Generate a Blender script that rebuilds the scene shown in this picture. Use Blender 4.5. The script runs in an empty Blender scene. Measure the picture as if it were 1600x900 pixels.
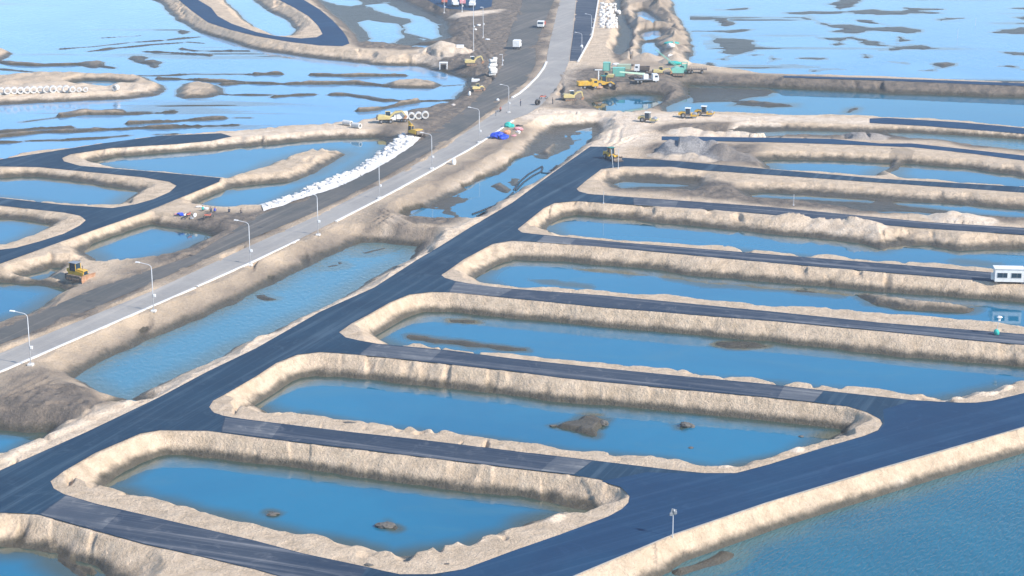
import bpy, bmesh, math, random
import numpy as np
from mathutils import Vector, Matrix, geometry

S = bpy.context.scene
COL = S.collection
random.seed(4)
R = math.radians

# ------------------------------------------------------------------ camera, sky, sun, exposure
CAM_H = 105.0
FPX = 3111.0
PITCH = math.atan(850 / FPX)
cam_d = bpy.data.cameras.new('camera')
cam = bpy.data.objects.new('camera', cam_d); COL.objects.link(cam)
cam.location = (0, 0, CAM_H)
cam.rotation_euler = (math.pi / 2 - PITCH, 0, 0)
cam_d.sensor_width = 36; cam_d.lens = 36 * FPX / 1600
cam_d.clip_start = 1; cam_d.clip_end = 30000
S.camera = cam

SUN_EL, SUN_AZ = 36.0, 121.0         # azimuth clockwise from +Y: from the right, a little behind the camera
world = bpy.data.worlds.new('World'); S.world = world; world.use_nodes = True
wn = world.node_tree.nodes; wl = world.node_tree.links; wn.clear()
sky = wn.new('ShaderNodeTexSky'); sky.sky_type = 'NISHITA'; sky.sun_disc = False
sky.sun_elevation = R(SUN_EL); sky.sun_rotation = R(SUN_AZ)
sky.altitude = 0; sky.air_density = 1.15; sky.dust_density = 0.05; sky.ozone_density = 6.0
bg = wn.new('ShaderNodeBackground'); bg.inputs['Strength'].default_value = 0.15
wo = wn.new('ShaderNodeOutputWorld')
wl.new(sky.outputs[0], bg.inputs[0]); wl.new(bg.outputs[0], wo.inputs[0])
sd = bpy.data.lights.new('sun', 'SUN'); sd.energy = 4.6; sd.angle = R(0.5); sd.color = (1.0, 0.93, 0.84)
sun = bpy.data.objects.new('sun', sd); COL.objects.link(sun)
sdir = Vector((math.sin(R(SUN_AZ)) * math.cos(R(SUN_EL)), math.cos(R(SUN_AZ)) * math.cos(R(SUN_EL)), math.sin(R(SUN_EL))))
sun.rotation_euler = sdir.to_track_quat('Z', 'Y').to_euler()
sun.location = (200, -100, 300)
S.view_settings.view_transform = 'Standard'; S.view_settings.look = 'None'
S.view_settings.exposure = 0.62; S.view_settings.gamma = 1.0
S.view_settings.use_curve_mapping = False
HAZE = 0.00015

# ------------------------------------------------------------------ survey helpers
H = 3.0                               # level of the fill and of the roads above the water
_ct, _st = math.cos(PITCH), math.sin(PITCH)
def G(x, y, z=0.0):
    """the point of the place at level z that was surveyed at picture coordinates x, y"""
    a = x - 800.0; b = 450.0 - y
    dy = FPX * _ct + b * _st; dz = -FPX * _st + b * _ct
    t = (z - CAM_H) / dz
    return (a * t, dy * t)

def tag(o, label=None, cat=None, group=None, kind=None):
    if label: o['label'] = label
    if cat: o['category'] = cat
    if group: o['group'] = group
    if kind: o['kind'] = kind
    return o

# ------------------------------------------------------------------ materials
def new_mat(name):
    m = bpy.data.materials.new(name); m.use_nodes = True
    nt = m.node_tree
    b = nt.nodes['Principled BSDF']
    return m, nt, b
def nd(nt, t, **kw):
    n = nt.nodes.new(t)
    for k, v in kw.items():
        if k in n.inputs.keys(): n.inputs[k].default_value = v
        else: setattr(n, k, v)
    return n
def mathn(nt, op, a, b=None, clamp=False):
    n = nt.nodes.new('ShaderNodeMath'); n.operation = op; n.use_clamp = clamp
    for i, v in enumerate((a, b)):
        if v is None: continue
        if isinstance(v, (int, float)): n.inputs[i].default_value = v
        else: nt.links.new(v, n.inputs[i])
    return n.outputs[0]
def mixc(nt, f, a, b, mode='MIX'):
    n = nt.nodes.new('ShaderNodeMix'); n.data_type = 'RGBA'; n.blend_type = mode
    for s, v in ((n.inputs[0], f), (n.inputs[6], a), (n.inputs[7], b)):
        if isinstance(v, (int, float)): s.default_value = v
        elif isinstance(v, tuple): s.default_value = (v[0], v[1], v[2], 1)
        else: nt.links.new(v, s)
    return n.outputs[2]
def ramp(nt, v, lo, hi, smooth=True):
    n = nt.nodes.new('ShaderNodeMapRange'); n.interpolation_type = 'SMOOTHSTEP' if smooth else 'LINEAR'
    n.inputs[1].default_value = lo; n.inputs[2].default_value = hi
    nt.links.new(v, n.inputs[0]); return n.outputs[0]
def noise(nt, vec, scale, detail=4, rough=0.55, dist=0.0):
    n = nt.nodes.new('ShaderNodeTexNoise'); n.inputs['Scale'].default_value = scale
    n.inputs['Detail'].default_value = detail; n.inputs['Roughness'].default_value = rough
    n.inputs['Distortion'].default_value = dist
    nt.links.new(vec, n.inputs['Vector']); return n.outputs['Fac']
def pos(nt, rotz=0.0, scale=(1, 1, 1), loc=(0, 0, 0)):
    g = nt.nodes.new('ShaderNodeNewGeometry')
    m = nt.nodes.new('ShaderNodeMapping'); m.inputs['Rotation'].default_value = (0, 0, rotz)
    m2 = nt.nodes.new('ShaderNodeMapping'); m2.inputs['Scale'].default_value = scale
    m2.inputs['Location'].default_value = loc
    nt.links.new(g.outputs['Position'], m.inputs[0]); nt.links.new(m.outputs[0], m2.inputs[0])
    return m2.outputs[0], g
def bump(nt, b, h, dist, strength=1.0, prev=None):
    n = nt.nodes.new('ShaderNodeBump'); n.inputs['Distance'].default_value = dist
    n.inputs['Strength'].default_value = strength
    nt.links.new(h, n.inputs['Height'])
    if prev is not None: nt.links.new(prev, n.inputs['Normal'])
    nt.links.new(n.outputs[0], b.inputs['Normal'])
    return n.outputs[0]

def mat_ground():
    m, nt, b = new_mat('ground_sand_and_mud')
    p, g = pos(nt)
    sep = nt.nodes.new('ShaderNodeSeparateXYZ'); nt.links.new(g.outputs['Position'], sep.inputs[0])
    at = nt.nodes.new('ShaderNodeAttribute'); at.attribute_name = 'zones'
    zs = nt.nodes.new('ShaderNodeSeparateColor'); nt.links.new(at.outputs['Color'], zs.inputs[0])
    n1 = noise(nt, p, 0.06, 6, 0.6); n2 = noise(nt, p, 0.45, 6, 0.65); n3 = noise(nt, p, 2.6, 5, 0.7)
    n4 = noise(nt, p, 0.22, 5, 0.6, 1.2)
    sand = mixc(nt, ramp(nt, n2, 0.28, 0.72), (0.47, 0.355, 0.24), (0.64, 0.495, 0.35))
    sand = mixc(nt, mathn(nt, 'MULTIPLY', ramp(nt, n4, 0.54, 0.72), 0.38), sand, (0.34, 0.265, 0.19))
    sand = mixc(nt, mathn(nt, 'MULTIPLY', ramp(nt, n1, 0.5, 0.7), 0.35), sand, (0.67, 0.53, 0.39))
    mud = mixc(nt, ramp(nt, n2, 0.3, 0.7), (0.105, 0.092, 0.080), (0.215, 0.172, 0.132))
    mud = mixc(nt, mathn(nt, 'MULTIPLY', ramp(nt, n4, 0.5, 0.7), 0.5), mud, (0.27, 0.21, 0.155))
    mm = mathn(nt, 'ADD', zs.outputs[0], mathn(nt, 'MULTIPLY', mathn(nt, 'SUBTRACT', n2, 0.5), 0.7))
    mm = ramp(nt, mathn(nt, 'ADD', mm, mathn(nt, 'MULTIPLY', mathn(nt, 'SUBTRACT', n1, 0.5), 0.4)), 0.08, 0.62, False)
    c = mixc(nt, mm, sand, mud)
    c = mixc(nt, zs.outputs[1], c, mixc(nt, ramp(nt, n2, 0.35, 0.65), (0.62, 0.485, 0.355), (0.76, 0.63, 0.49)))
    # erosion cracks and dozer marks
    n5 = noise(nt, p, 0.30, 5, 0.62, 1.8)
    cr = mathn(nt, 'SUBTRACT', 1.0, ramp(nt, mathn(nt, 'ABSOLUTE', mathn(nt, 'SUBTRACT', n5, 0.5)), 0.0, 0.02))
    c = mixc(nt, mathn(nt, 'MULTIPLY', mathn(nt, 'MULTIPLY', cr, 0.5), ramp(nt, n1, 0.45, 0.6)), c, (0.19, 0.15, 0.115))
    # grey aggregate heaps
    c = mixc(nt, zs.outputs[2], c, mixc(nt, ramp(nt, n3, 0.3, 0.7), (0.16, 0.155, 0.155), (0.33, 0.315, 0.30)))
    # fine grain
    c = mixc(nt, 0.24, c, mixc(nt, ramp(nt, n3, 0.25, 0.75), (0.3, 0.3, 0.3), (0.72, 0.72, 0.72)), 'OVERLAY')
    # damp foot of the banks, soaked from the water up
    zl = mathn(nt, 'SUBTRACT', sep.outputs[2], at.outputs['Alpha'])
    wn_ = mathn(nt, 'ADD', zl, mathn(nt, 'MULTIPLY', mathn(nt, 'SUBTRACT', n2, 0.5), 1.1))
    wet = mathn(nt, 'SUBTRACT', 1.0, ramp(nt, wn_, 0.45, 1.45))
    c = mixc(nt, mathn(nt, 'MULTIPLY', wet, 0.95), c, mixc(nt, n2, (0.030, 0.032, 0.024), (0.10, 0.085, 0.058)))
    nt.links.new(c, b.inputs['Base Color'])
    nt.links.new(mathn(nt, 'SUBTRACT', 0.95, mathn(nt, 'MULTIPLY', wet, 0.62)), b.inputs['Roughness'])
    b.inputs['Specular IOR Level'].default_value = 0.25
    p2, _ = pos(nt)
    hh = mathn(nt, 'ADD', mathn(nt, 'MULTIPLY', n3, 0.35), mathn(nt, 'MULTIPLY', n2, 0.8)); hh = mathn(nt, 'ADD', hh, mathn(nt, 'MULTIPLY', noise(nt, p2, 1.6, 6, 0.7, 0.6), 0.5))
    bump(nt, b, hh, 0.75, 0.85)
    return m

def mat_asphalt(name, c0, c1, dust, ang, dust_amt=0.5, rough=0.8, across=0.55, blot=0.5):
    m, nt, b = new_mat(name)
    # streaks run along the carriageway, ang = heading of its long axis
    ps, _ = pos(nt, -ang, (0.012, across, 1.0)); pf, _ = pos(nt)
    s1 = noise(nt, ps, 1.0, 6, 0.65); 
    ps2, _ = pos(nt, -ang, (0.05, across * 4, 1.0)); s2 = noise(nt, ps2, 1.0, 4, 0.6)
    n1 = noise(nt, pf, 0.05, 5, 0.6, 0.8); n2 = noise(nt, pf, 1.8, 4, 0.7)
    c = mixc(nt, ramp(nt, n1, 0.3, 0.7), c0, c1)
    f = mathn(nt, 'MULTIPLY', ramp(nt, s1, 0.48, 0.72), dust_amt)
    f = mathn(nt, 'MULTIPLY', f, mathn(nt, 'ADD', 1 - blot, mathn(nt, 'MULTIPLY', ramp(nt, n1, 0.35, 0.6), blot)))
    c = mixc(nt, f, c, dust)
    c = mixc(nt, mathn(nt, 'MULTIPLY', ramp(nt, s2, 0.5, 0.8), dust_amt * 0.4), c, dust)
    n6 = noise(nt, pf, 0.16, 6, 0.68, 2.6)          # dust swept about by wheels
    c = mixc(nt, mathn(nt, 'MULTIPLY', ramp(nt, n6, 0.52, 0.72), 0.38 * dust_amt), c, dust)
    c = mixc(nt, mathn(nt, 'MULTIPLY', ramp(nt, n6, 0.44, 0.30), 0.0), c, c0)
    c = mixc(nt, 0.35, c, mixc(nt, n2, (0.25, 0.25, 0.25), (0.75, 0.75, 0.75)), 'OVERLAY')
    nt.links.new(c, b.inputs['Base Color'])
    b.inputs['Roughness'].default_value = rough
    b.inputs['Specular IOR Level'].default_value = 0.35
    bump(nt, b, n2, 0.05, 0.4)
    return m

def mat_water(name, deep, shallow, ripple, rscale, rang=0.0, rough=0.04, stretch=3.0, amt=0.5, shoal_reflection=(0.05, 0.062, 0.035), shoal_reflection_amt=0.92):
    m, nt, b = new_mat(name)
    p, _ = pos(nt); n1 = noise(nt, p, 0.02, 4, 0.6, 1.0)
    pm, _ = pos(nt, rang, (1.0, 1.0 / stretch, 1)); 
    w = noise(nt, pm, rscale, 3, 0.5, 0.3)
    p3, _ = pos(nt, 0.15, (0.25, 1.0, 1)); n3 = noise(nt, p3, 0.06, 5, 0.6, 1.5)
    c = mixc(nt, ramp(nt, n1, 0.3, 0.7), deep, shallow)
    p4, _ = pos(nt, 0.1, (0.35, 1.0, 1)); n5 = noise(nt, p4, 0.045, 6, 0.62, 2.0)      # drifting silt
    c = mixc(nt, mathn(nt, 'MULTIPLY', ramp(nt, n5, 0.50, 0.72), 0.30), c, tuple(x * 0.5 + y for x, y in zip(shallow, (0.05, 0.085, 0.075))))
    at = nt.nodes.new('ShaderNodeAttribute'); at.attribute_name = 'shoal_reflection'      # 1 at the water's edge, 0 over deep water
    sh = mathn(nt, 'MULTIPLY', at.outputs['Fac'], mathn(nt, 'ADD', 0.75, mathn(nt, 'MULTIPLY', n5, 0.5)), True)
    c = mixc(nt, mathn(nt, 'MULTIPLY', ramp(nt, sh, 0.0, 0.95), shoal_reflection_amt), c, shoal_reflection)  # tint of the shallows; on ponds its olive also paints in the banks' dark reflection
    nt.links.new(c, b.inputs['Base Color'])
    # patches ruffled by the wind are rougher
    nt.links.new(mathn(nt, 'ADD', rough, mathn(nt, 'MULTIPLY', ramp(nt, n3, 0.5, 0.62), 0.10 * amt)), b.inputs['Roughness'])
    b.inputs['IOR'].default_value = 1.4
    b.inputs['Specular IOR Level'].default_value = 0.7
    bump(nt, b, w, ripple, 1.0)
    return m

def mat_plain(name, col, rough=0.6, metal=0.0, var=0.25, scale=1.5, dirt=None, dirt_amt=0.35, alpha=None):
    m, nt, b = new_mat(name)
    tc = nt.nodes.new('ShaderNodeTexCoord')
    n = noise(nt, tc.outputs['Object'], scale, 4, 0.6)
    lo = tuple(x * (1 - var) for x in col); hi = tuple(min(1, x * (1 + var * 0.5)) for x in col)
    c = mixc(nt, n, lo, hi)
    if dirt:
        n2 = noise(nt, tc.outputs['Object'], scale * 0.9, 5, 0.7, 0.5)
        c = mixc(nt, mathn(nt, 'MULTIPLY', ramp(nt, n2, 0.45, 0.65), dirt_amt), c, dirt)
    nt.links.new(c, b.inputs['Base Color'])
    b.inputs['Roughness'].default_value = rough; b.inputs['Metallic'].default_value = metal
    return m

DIAG = math.atan2(0.94, 0.35); 
M = {}
M['ground'] = mat_ground()
M['asphalt'] = mat_asphalt('fresh_blue_black_asphalt', (0.002, 0.025, 0.056), (0.006, 0.036, 0.072), (0.07, 0.115, 0.155), R(68), 0.85)
M['asphalt_r'] = mat_asphalt('fresh_blue_black_asphalt_east', (0.001, 0.030, 0.082), (0.003, 0.041, 0.098), (0.035, 0.085, 0.16), R(35), 0.65)
M['street'] = mat_asphalt('worn_street_asphalt', (0.014, 0.030, 0.058), (0.036, 0.050, 0.074), (0.24, 0.24, 0.245), R(-20), 0.85, blot=0.3)
M['street_pale'] = mat_asphalt('dusty_old_street_asphalt', (0.045, 0.06, 0.085), (0.10, 0.11, 0.125), (0.36, 0.35, 0.33), R(-20), 0.95, blot=0.9)
M['concrete_road'] = mat_asphalt('pale_concrete_road', (0.26, 0.245, 0.225), (0.33, 0.31, 0.28), (0.44, 0.39, 0.33), R(69), 0.8, 0.9)
M['gravel_road'] = mat_asphalt('dark_gravel_haul_road', (0.070, 0.076, 0.074), (0.11, 0.104, 0.094), (0.22, 0.19, 0.16), R(69), 0.85, 0.95, across=0.9)
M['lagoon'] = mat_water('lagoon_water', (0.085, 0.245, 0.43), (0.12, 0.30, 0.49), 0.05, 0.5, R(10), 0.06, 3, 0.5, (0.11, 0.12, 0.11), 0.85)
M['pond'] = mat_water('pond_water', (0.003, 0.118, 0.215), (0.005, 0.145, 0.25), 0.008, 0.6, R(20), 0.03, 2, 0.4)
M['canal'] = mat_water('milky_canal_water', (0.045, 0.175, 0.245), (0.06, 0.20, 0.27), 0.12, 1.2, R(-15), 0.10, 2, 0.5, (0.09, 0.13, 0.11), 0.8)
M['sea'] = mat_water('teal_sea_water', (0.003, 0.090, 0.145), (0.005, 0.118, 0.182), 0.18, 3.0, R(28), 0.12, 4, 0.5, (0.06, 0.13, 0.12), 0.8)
M['kerb'] = mat_plain('kerb_concrete', (0.72, 0.70, 0.66), 0.8, var=0.2, scale=0.4)

# ------------------------------------------------------------------ traces (picture coordinates; a third 1 marks a point on the crest that hides the waterline)
BLOCKS = {
 0: [(901,295),(915,283),(940,264),(975,260),(1050,261),(1100,266),(1200,273),(1400,287),(1600,301),(2050,327),(2050,394),(1600,356),(1450,347),(1325,335),(1200,323),(1025,311),(920,303),(905,299)],
 1: [(809,358),(825,345),(850,325),(867,317),(900,314),(975,319),(1100,326),(1200,335),(1300,345),(1450,357),(1600,367),(2050,405),(2050,468),(1600,430),(1475,419),(1350,409),(1200,397),(975,379),(850,367),(815,363)],
 2: [(690,430),(725,405),(770,381),(800,376),(875,380),(1000,391),(1200,410),(1375,425),(1550,440),(1600,444),(2050,482),(1900,525),(1830,541),(1600,522),(1500,514),(1375,504),(1200,486),(1075,474),(950,462),(800,451),(750,446),(712,439),(695,434)],
 3: [(530,519),(550,505),(575,492),(610,472),(640,460),(675,456),(710,457),(800,466),(950,481),(1200,501),(1375,517),(1500,530),(1600,539),(1780,557),(1760,566),(1600,614),(1550,626),(1525,629),(1500,629),(1425,625),(1287,610),(1200,600),(1050,586),(950,576),(800,560),(700,547),(590,537),(562,532),(540,527)],
 4: [(327,636),(333,626),(350,617),(400,588),(432,567),(465,554),(500,550),(537,552),(625,561),(800,580),(875,590),(1050,607),(1200,621),(1275,629),(1325,635),(1355,644),(1375,655),(1379,662),(1372,672),(1350,681),(1287,699),(1200,726),(1150,739),(1100,739),(1050,734),(925,719),(800,704),(650,686),(540,674),(400,657),(362,652),(335,645)],
 5: [(79,752),(100,736),(150,707),(220,677),(250,672),(325,673),(400,683),(600,707),(800,731),(887,741),(937,749),(970,761),(984,775),(982,785),(972,795),(950,807),(875,835),(800,861),(725,889),(675,897),(625,897),(600,892),(575,886),(475,865),(400,845),(250,810),(150,787),(100,772),(84,763)],
}
ASPH = [(-300,868),(0,735),(135,675),(250,620),(325,580),(400,544),(500,487),(585,449),(650,407),(687,385),(735,355),(800,317),(875,262),(922,229),(948,229),(967,246),(1040,250),(1200,264),(1375,279),(1600,292),(2100,327),(2100,523),(1570,675),(1375,731),(1200,784),(1050,835),(892,900),(600,1015),(300,1130),(190,1090),(400,1015),(490,965),(505,935),(450,904),(400,890),(325,872),(225,850),(125,822),(60,804),(37,802),(0,801),(-100,842),(-300,935)]
ASPH_L = [(-250,302),(0,249),(160,224),(250,212),(345,208),(362,213),(330,220),(275,225),(175,231),(110,241),(97,247),(100,252),(125,259),(250,269),(345,278),(342,284),(250,322),(225,332),(125,367),(0,412),(-250,508)]
HOLES_L = [
 [(-200,255),(0,260),(62,261),(225,277),(265,284),(276,290),(265,300),(240,311),(212,319),(175,325),(100,320),(0,309),(-200,292)],
 [(-200,312),(0,321),(100,332),(125,337),(134,344),(125,352),(100,365),(62,377),(25,387),(0,390),(-190,400)]]
ST = {  # worn street surfacing laid between the newer junctions
 'S1': ([(990,308),(1200,323),(1450,348),(1600,357),(2050,395)], [(2050,404),(1600,366),(1450,356),(1200,334),(990,320)]),
 'S2': ([(850,368),(975,380),(1200,398),(1350,410),(1475,420),(1600,431),(2050,469)], [(2050,481),(1600,443),(1375,424),(1200,409),(1000,390),(838,378)]),
 'S3': ([(712,440),(800,452),(950,463),(1075,475),(1200,487),(1375,505),(1500,515),(1600,523),(1830,542)], [(1780,556),(1600,538),(1500,529),(1375,516),(1200,500),(950,480),(800,465),(700,456)]),
 'S4': ([(582,537),(700,548),(800,561),(950,577),(1050,587),(1200,601),(1287,611)], [(1272,628),(1200,620),(1050,606),(875,589),(800,579),(640,562),(560,554)]),
 'S5': ([(352,652),(400,658),(540,675),(650,687),(800,705),(925,720)], [(897,741),(800,730),(600,706),(400,682),(345,674)]),
 'S6': ([(104,773),(150,788),(250,811),(400,846),(475,866),(575,887)], [(560,905),(440,900),(400,889),(325,871),(225,849),(125,821),(62,803)]),
}
ROAD_FAR = {
 'S-1': [(1034,213),(1200,215),(1300,217),(1375,224),(1425,222+2),(1500,232),(1600,243),(2000,290),(2000,300),(1600,251),(1520,240),(1425,230),(1330,226),(1200,222),(1034,219)],
 'S-2': [(1359,185),(1385,184),(1500,191),(1600,200),(2000,240),(2000,251),(1600,209),(1450,197),(1359,192)],
 'S-3': [(1225,118.5),(1375,122),(1600,130),(2000,146),(2000,152),(1600,134.5),(1375,125.5),(1225,121)],
}
CAUSE = [(262,-40),(280,0),(300,17),(325,35),(362,47),(400,56),(450,65),(500,71),(535,72),(546,68),(542,58),(535,48),(520,32),(500,15),(475,0),(440,-20),(395,-20),(437,0),(460,12),(482,25),(497,40),(504,53),(495,58),(470,60),(430,56),(400,50),(362,37),(340,25),(330,12),(310,0),(285,-40)]
PAD = [(650,-40),(668,0),(690,12),(740,17),(768,10),(770,-5),(740,-40)]
HWY = [(-300,690),(0,552),(237,455),(400,380),(500,335),(595,287),(675,242),(730,205),(775,175),(800,152),(825,135),(850,105),(854,97),(855,85),(860,62),(875,0),(880,-40),(905,-40),(900,0),(895,50),(889,96),(880,118),(868,140),(845,165),(825,178),(800,187),(775,206),(745,226),(675,266),(590,312),(525,345),(467,374),(400,406),(305,449),(150,516),(0,581),(-300,716)]
HWY_B = [(906,-40),(901,0),(896,50),(890,95),(903,95),(915,75),(925,57),(931,25),(935,0),(940,-40)]
TRACK = [(-300,640),(0,513),(150,450),(300,400),(400,338),(500,298),(600,251),(660,218),(725,172),(750,149),(775,121),(787,100),(790,75),(800,40),(815,10),(822,-40),(872,-40),(866,0),(857,20),(845,50),(837,72),(837,100),(822,128),(795,149),(765,174),(730,200),(690,226),(595,280),(500,328),(400,370),(230,445),(150,480),(0,538),(-300,668)]

PONDS = {   # name: (material key, height of bank, slope, points)
 'p5': ('pond', H, .62, [(170,760),(180,752),(200,737),(225,725),(250,716),(275,713),(340,718),(400,728),(500,738),(600,752),(700,766),(800,776),(875,791),(910,797),(860,798,1),(837,811,1),(800,823,1),(745,840,1),(720,842,1),(675,850,1),(600,861,1),(550,850,1),(487,832,1),(450,827,1),(400,815,1),(375,810,1),(300,790,1),(225,772,1),(185,764,1)]),
 'p4': ('pond', H, .62, [(392,633),(400,622),(425,605),(457,592),(490,586),(520,588),(600,595),(700,606),(800,617),(857,627),(975,636),(1100,647),(1200,657),(1300,666),(1325,672),(1290,686,1),(1250,699,1),(1200,713,1),(1150,723,1),(1110,722,1),(1045,714,1),(1025,710,1),(875,695,1),(800,686,1),(735,675,1),(675,670,1),(575,657,1),(447,639,1),(437,643,1),(400,636,1)]),
 'p3': ('pond', H, .60, [(585,524),(600,515),(615,505),(637,493),(665,486),(700,486),(800,497),(900,505),(1050,518),(1200,535),(1300,546),(1400,557),(1500,566),(1600,575),(1680,583),(1640,589,1),(1600,590,1),(1562,600,1),(1550,606,1),(1540,611,1),(1525,608,1),(1500,620,1),(1480,615,1),(1350,605,1),(1200,588,1),(1107,580,1),(1097,586,1),(1087,578,1),(975,569,1),(850,556,1),(800,550,1),(720,544,1),(705,541,1),(612,529,1),(592,526,1)]),
 'p2': ('pond', H, .58, [(740,437),(748,430),(760,421),(800,405),(900,411),(1000,421),(1100,431),(1200,441),(1325,453),(1450,462),(1600,473),(1720,482),(1720,519,1),(1600,508,1),(1525,498,1),(1425,492,1),(1375,486,1),(1300,480,1),(1200,475,1),(1050,461,1),(925,451,1),(800,445,1),(752,438,1)]),
 'p1': ('pond', H, .52, [(854,360),(861,351),(882,340),(900,336),(950,340),(1025,348),(1110,356),(1200,366),(1300,375),(1340,381),(1375,390),(1412,383),(1450,383),(1495,393),(1537,390),(1600,390),(1720,397),(1720,428,1),(1600,420,1),(1550,417,1),(1450,410,1),(1340,401,1),(1200,390,1),(1150,385,1),(987,374,1),(862,361,1)]),
 'p0a': ('pond', 2.2, .35, [(956,287),(972,284),(1000,286),(1030,287),(1075,290),(1055,294),(1000,291),(970,293)]),
 'p0b': ('pond', 2.6, .4, [(1175,304),(1200,302),(1260,305),(1320,309),(1372,315),(1365,318),(1300,314),(1230,311),(1180,309)]),
 'p0c': ('pond', 2.6, .45, [(1398,317),(1440,317),(1520,322),(1600,327),(1720,337),(1720,350),(1600,341),(1530,336),(1487,331),(1437,326),(1405,322)]),
 'p0d': ('pond', 1.2, .3, [(1350,331),(1395,331),(1470,335),(1462,340),(1400,336)]),
 'pm1': ('pond', H, .5, [(1190,252),(1210,250),(1300,252),(1388,255),(1384,264),(1378,271,1),(1325,270,1),(1200,262,1),(1194,258)]),
 'pm1b': ('pond', H, .5, [(1402,263),(1412,256),(1500,263),(1600,277),(1720,292),(1720,303,1),(1600,291,1),(1462,279,1),(1400,274,1),(1394,271)]),
 'pm2a': ('canal', 2.2, .4, [(1185,207),(1240,205),(1330,207),(1340,210),(1250,212),(1190,212)]),
 'pm2b': ('canal', 2.4, .4, [(1385,208),(1430,209),(1500,212),(1600,219),(1720,232),(1720,246),(1600,238),(1540,230),(1480,222),(1420,216)]),
 'u1': ('pond', 2.6, .45, [(1050,164),(1080,152),(1073,140),(1076,133),(1130,135),(1200,137),(1300,142),(1400,147),(1600,153),(2000,165),(2000,215,1),(1600,197,1),(1450,185,1),(1325,180,1),(1200,178,1),(1112,175,1),(1032,172,1),(1038,168)]),
 'u0': ('pond', 2.4, .5, [(925,161),(940,153),(965,149),(985,147),(1015,148),(1038,151),(1034,160),(1020,167),(1005,173,1),(960,173,1),(930,171,1)]),
 'm1': ('canal', H, .5, [(120,593),(130,585),(150,575),(225,536),(300,505),(375,472),(425,447),(475,420),(540,388),(562,381),(600,381),(650,386),(672,389,1),(650,398,1),(612,417,1),(570,446,1),(540,461,1),(400,525,1),(362,545,1),(275,590,1),(212,617,1),(198,619,1),(150,606,1),(140,602,1)]),
 'm1c': ('pond', H, .6, [(-200,690),(0,672),(78,678),(57,683,1),(0,706,1),(-200,790,1)]),
 'bl': ('pond', H, .5, [(-200,850),(0,856),(50,861),(85,867),(85,878),(97,890),(108,902),(160,950),(300,985),(250,1030),(0,1010),(-200,940)]),
 'bl2': ('pond', H, .5, [(112,876),(150,886),(160,896),(190,915),(150,925),(128,896)]),
 'br': ('sea', H, .5, [(2200,500),(1800,640),(1600,706),(1550,721),(1525,726),(1450,745),(1425,757),(1350,777),(1287,791),(1250,808),(1200,827),(1157,849),(1107,862),(1078,873),(1050,893),(990,925),(900,975),(600,1100),(500,1300),(2600,1300),(2600,480)]),
 'l1': ('pond', 2.8, .5, [(140,254),(175,247),(275,238),(400,229),(515,218),(585,215),(605,222),(603,230),(575,251),(540,272),(487,294),(407,328),(350,330),(325,326),(312,319),(320,307),(362,294),(400,289),(450,285),(490,273),(525,252),(543,242),(530,238),(510,236),(480,238),(455,246),(425,257),(400,268),(357,276,1),(275,271,1),(180,262,1)]),
 'l2': ('pond', H, .5, [(-200,268),(0,279),(37,276),(70,278),(125,285),(200,297),(217,301),(200,311,1),(182,318,1),(125,318,1),(60,313,1),(0,307,1),(-200,290,1)]),
 'l3': ('pond', H, .5, [(-180,335),(0,342),(40,345),(75,351),(80,354),(62,363,1),(25,376,1),(0,382,1),(-180,398,1)]),
 'n1': ('pond', 2.8, .5, [(130,394),(138,386),(150,378),(175,369),(200,361),(240,352),(275,357),(305,362),(333,369),(312,378,1),(262,395,1),(187,403,1),(150,403,1),(136,402,1)]),
 'n2': ('pond', 2.5, .5, [(35,433),(75,421),(98,419),(85,426),(72,435),(60,438)]),
 'n3': ('pond', 2.8, .5, [(-200,440),(0,444),(50,445),(87,450),(104,457),(87,467,1),(50,485,1),(0,501,1),(-200,575,1)]),
 'lagL': ('lagoon', 2.6, .45, [(-900,-330),(150,-330),(225,-40),(238,0),(255,8),(265,22),(275,32),(300,46),(350,63),(400,78),(450,86),(500,93),(600,103),(650,104),(692,113),(725,125),(728,133),(712,146),(712,155),(695,163),(670,172),(640,178),(610,182),(587,184,1),(535,190,1),(400,201,1),(350,205,1),(200,217,1),(160,225,1),(50,236,1),(0,247,1),(-300,300,1),(-900,400,1)]),
 'causein': ('lagoon', 2.2, .5, [(350,-30),(352,0),(372,18),(385,32),(402,46),(430,54,1),(460,56,1),(460,48),(448,32),(430,24),(412,15),(398,4),(380,-30)]),
 'cmA': ('lagoon', 2.0, .35, [(560,35),(575,32),(620,38),(628,60),(612,67),(577,71),(572,66),(581,60),(572,50)]),
 'cmB': ('lagoon', 2.0, .35, [(572,8),(600,6),(637,22),(660,27),(677,37),(690,57),(672,62),(660,58),(635,52),(630,40),(645,35),(640,30),(620,27),(590,18)]),
 'cmC': ('lagoon', 2.0, .35, [(500,-20),(515,0),(560,0),(566,7),(550,10),(530,8),(505,2),(480,-20)]),
 'cmD': ('lagoon', 2.0, .35, [(636,76),(650,71),(672,72),(677,76),(665,80),(645,79)]),
 'ra': ('lagoon', 2.4, .6, [(990,20),(1005,17),(1025,32),(1028,42),(1010,38),(998,30)]),
 'rb': ('lagoon', 2.4, .6, [(1002,53),(1018,49),(1032,48),(1034,58),(1020,63),(1005,65)]),
 'rc': ('lagoon', 2.4, .6, [(1005,68),(1022,66),(1028,76),(1030,84),(1022,97),(1004,97),(1003,85)]),
 'lagR': ('lagoon', 2.6, .6, [(1020,-330),(1035,-60),(1050,0),(1055,20),(1068,37),(1075,50),(1083,75),(1084,87),(1074,100),(1080,107),(1102,109),(1200,115,1),(1375,120,1),(1600,129,1),(2000,146,1),(3600,200,1),(3600,-330)]),
 'islpool': ('pond', 1.6, .5, [(112,130),(130,127),(165,127),(203,130),(198,135),(170,139),(137,137)]),
}
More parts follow.
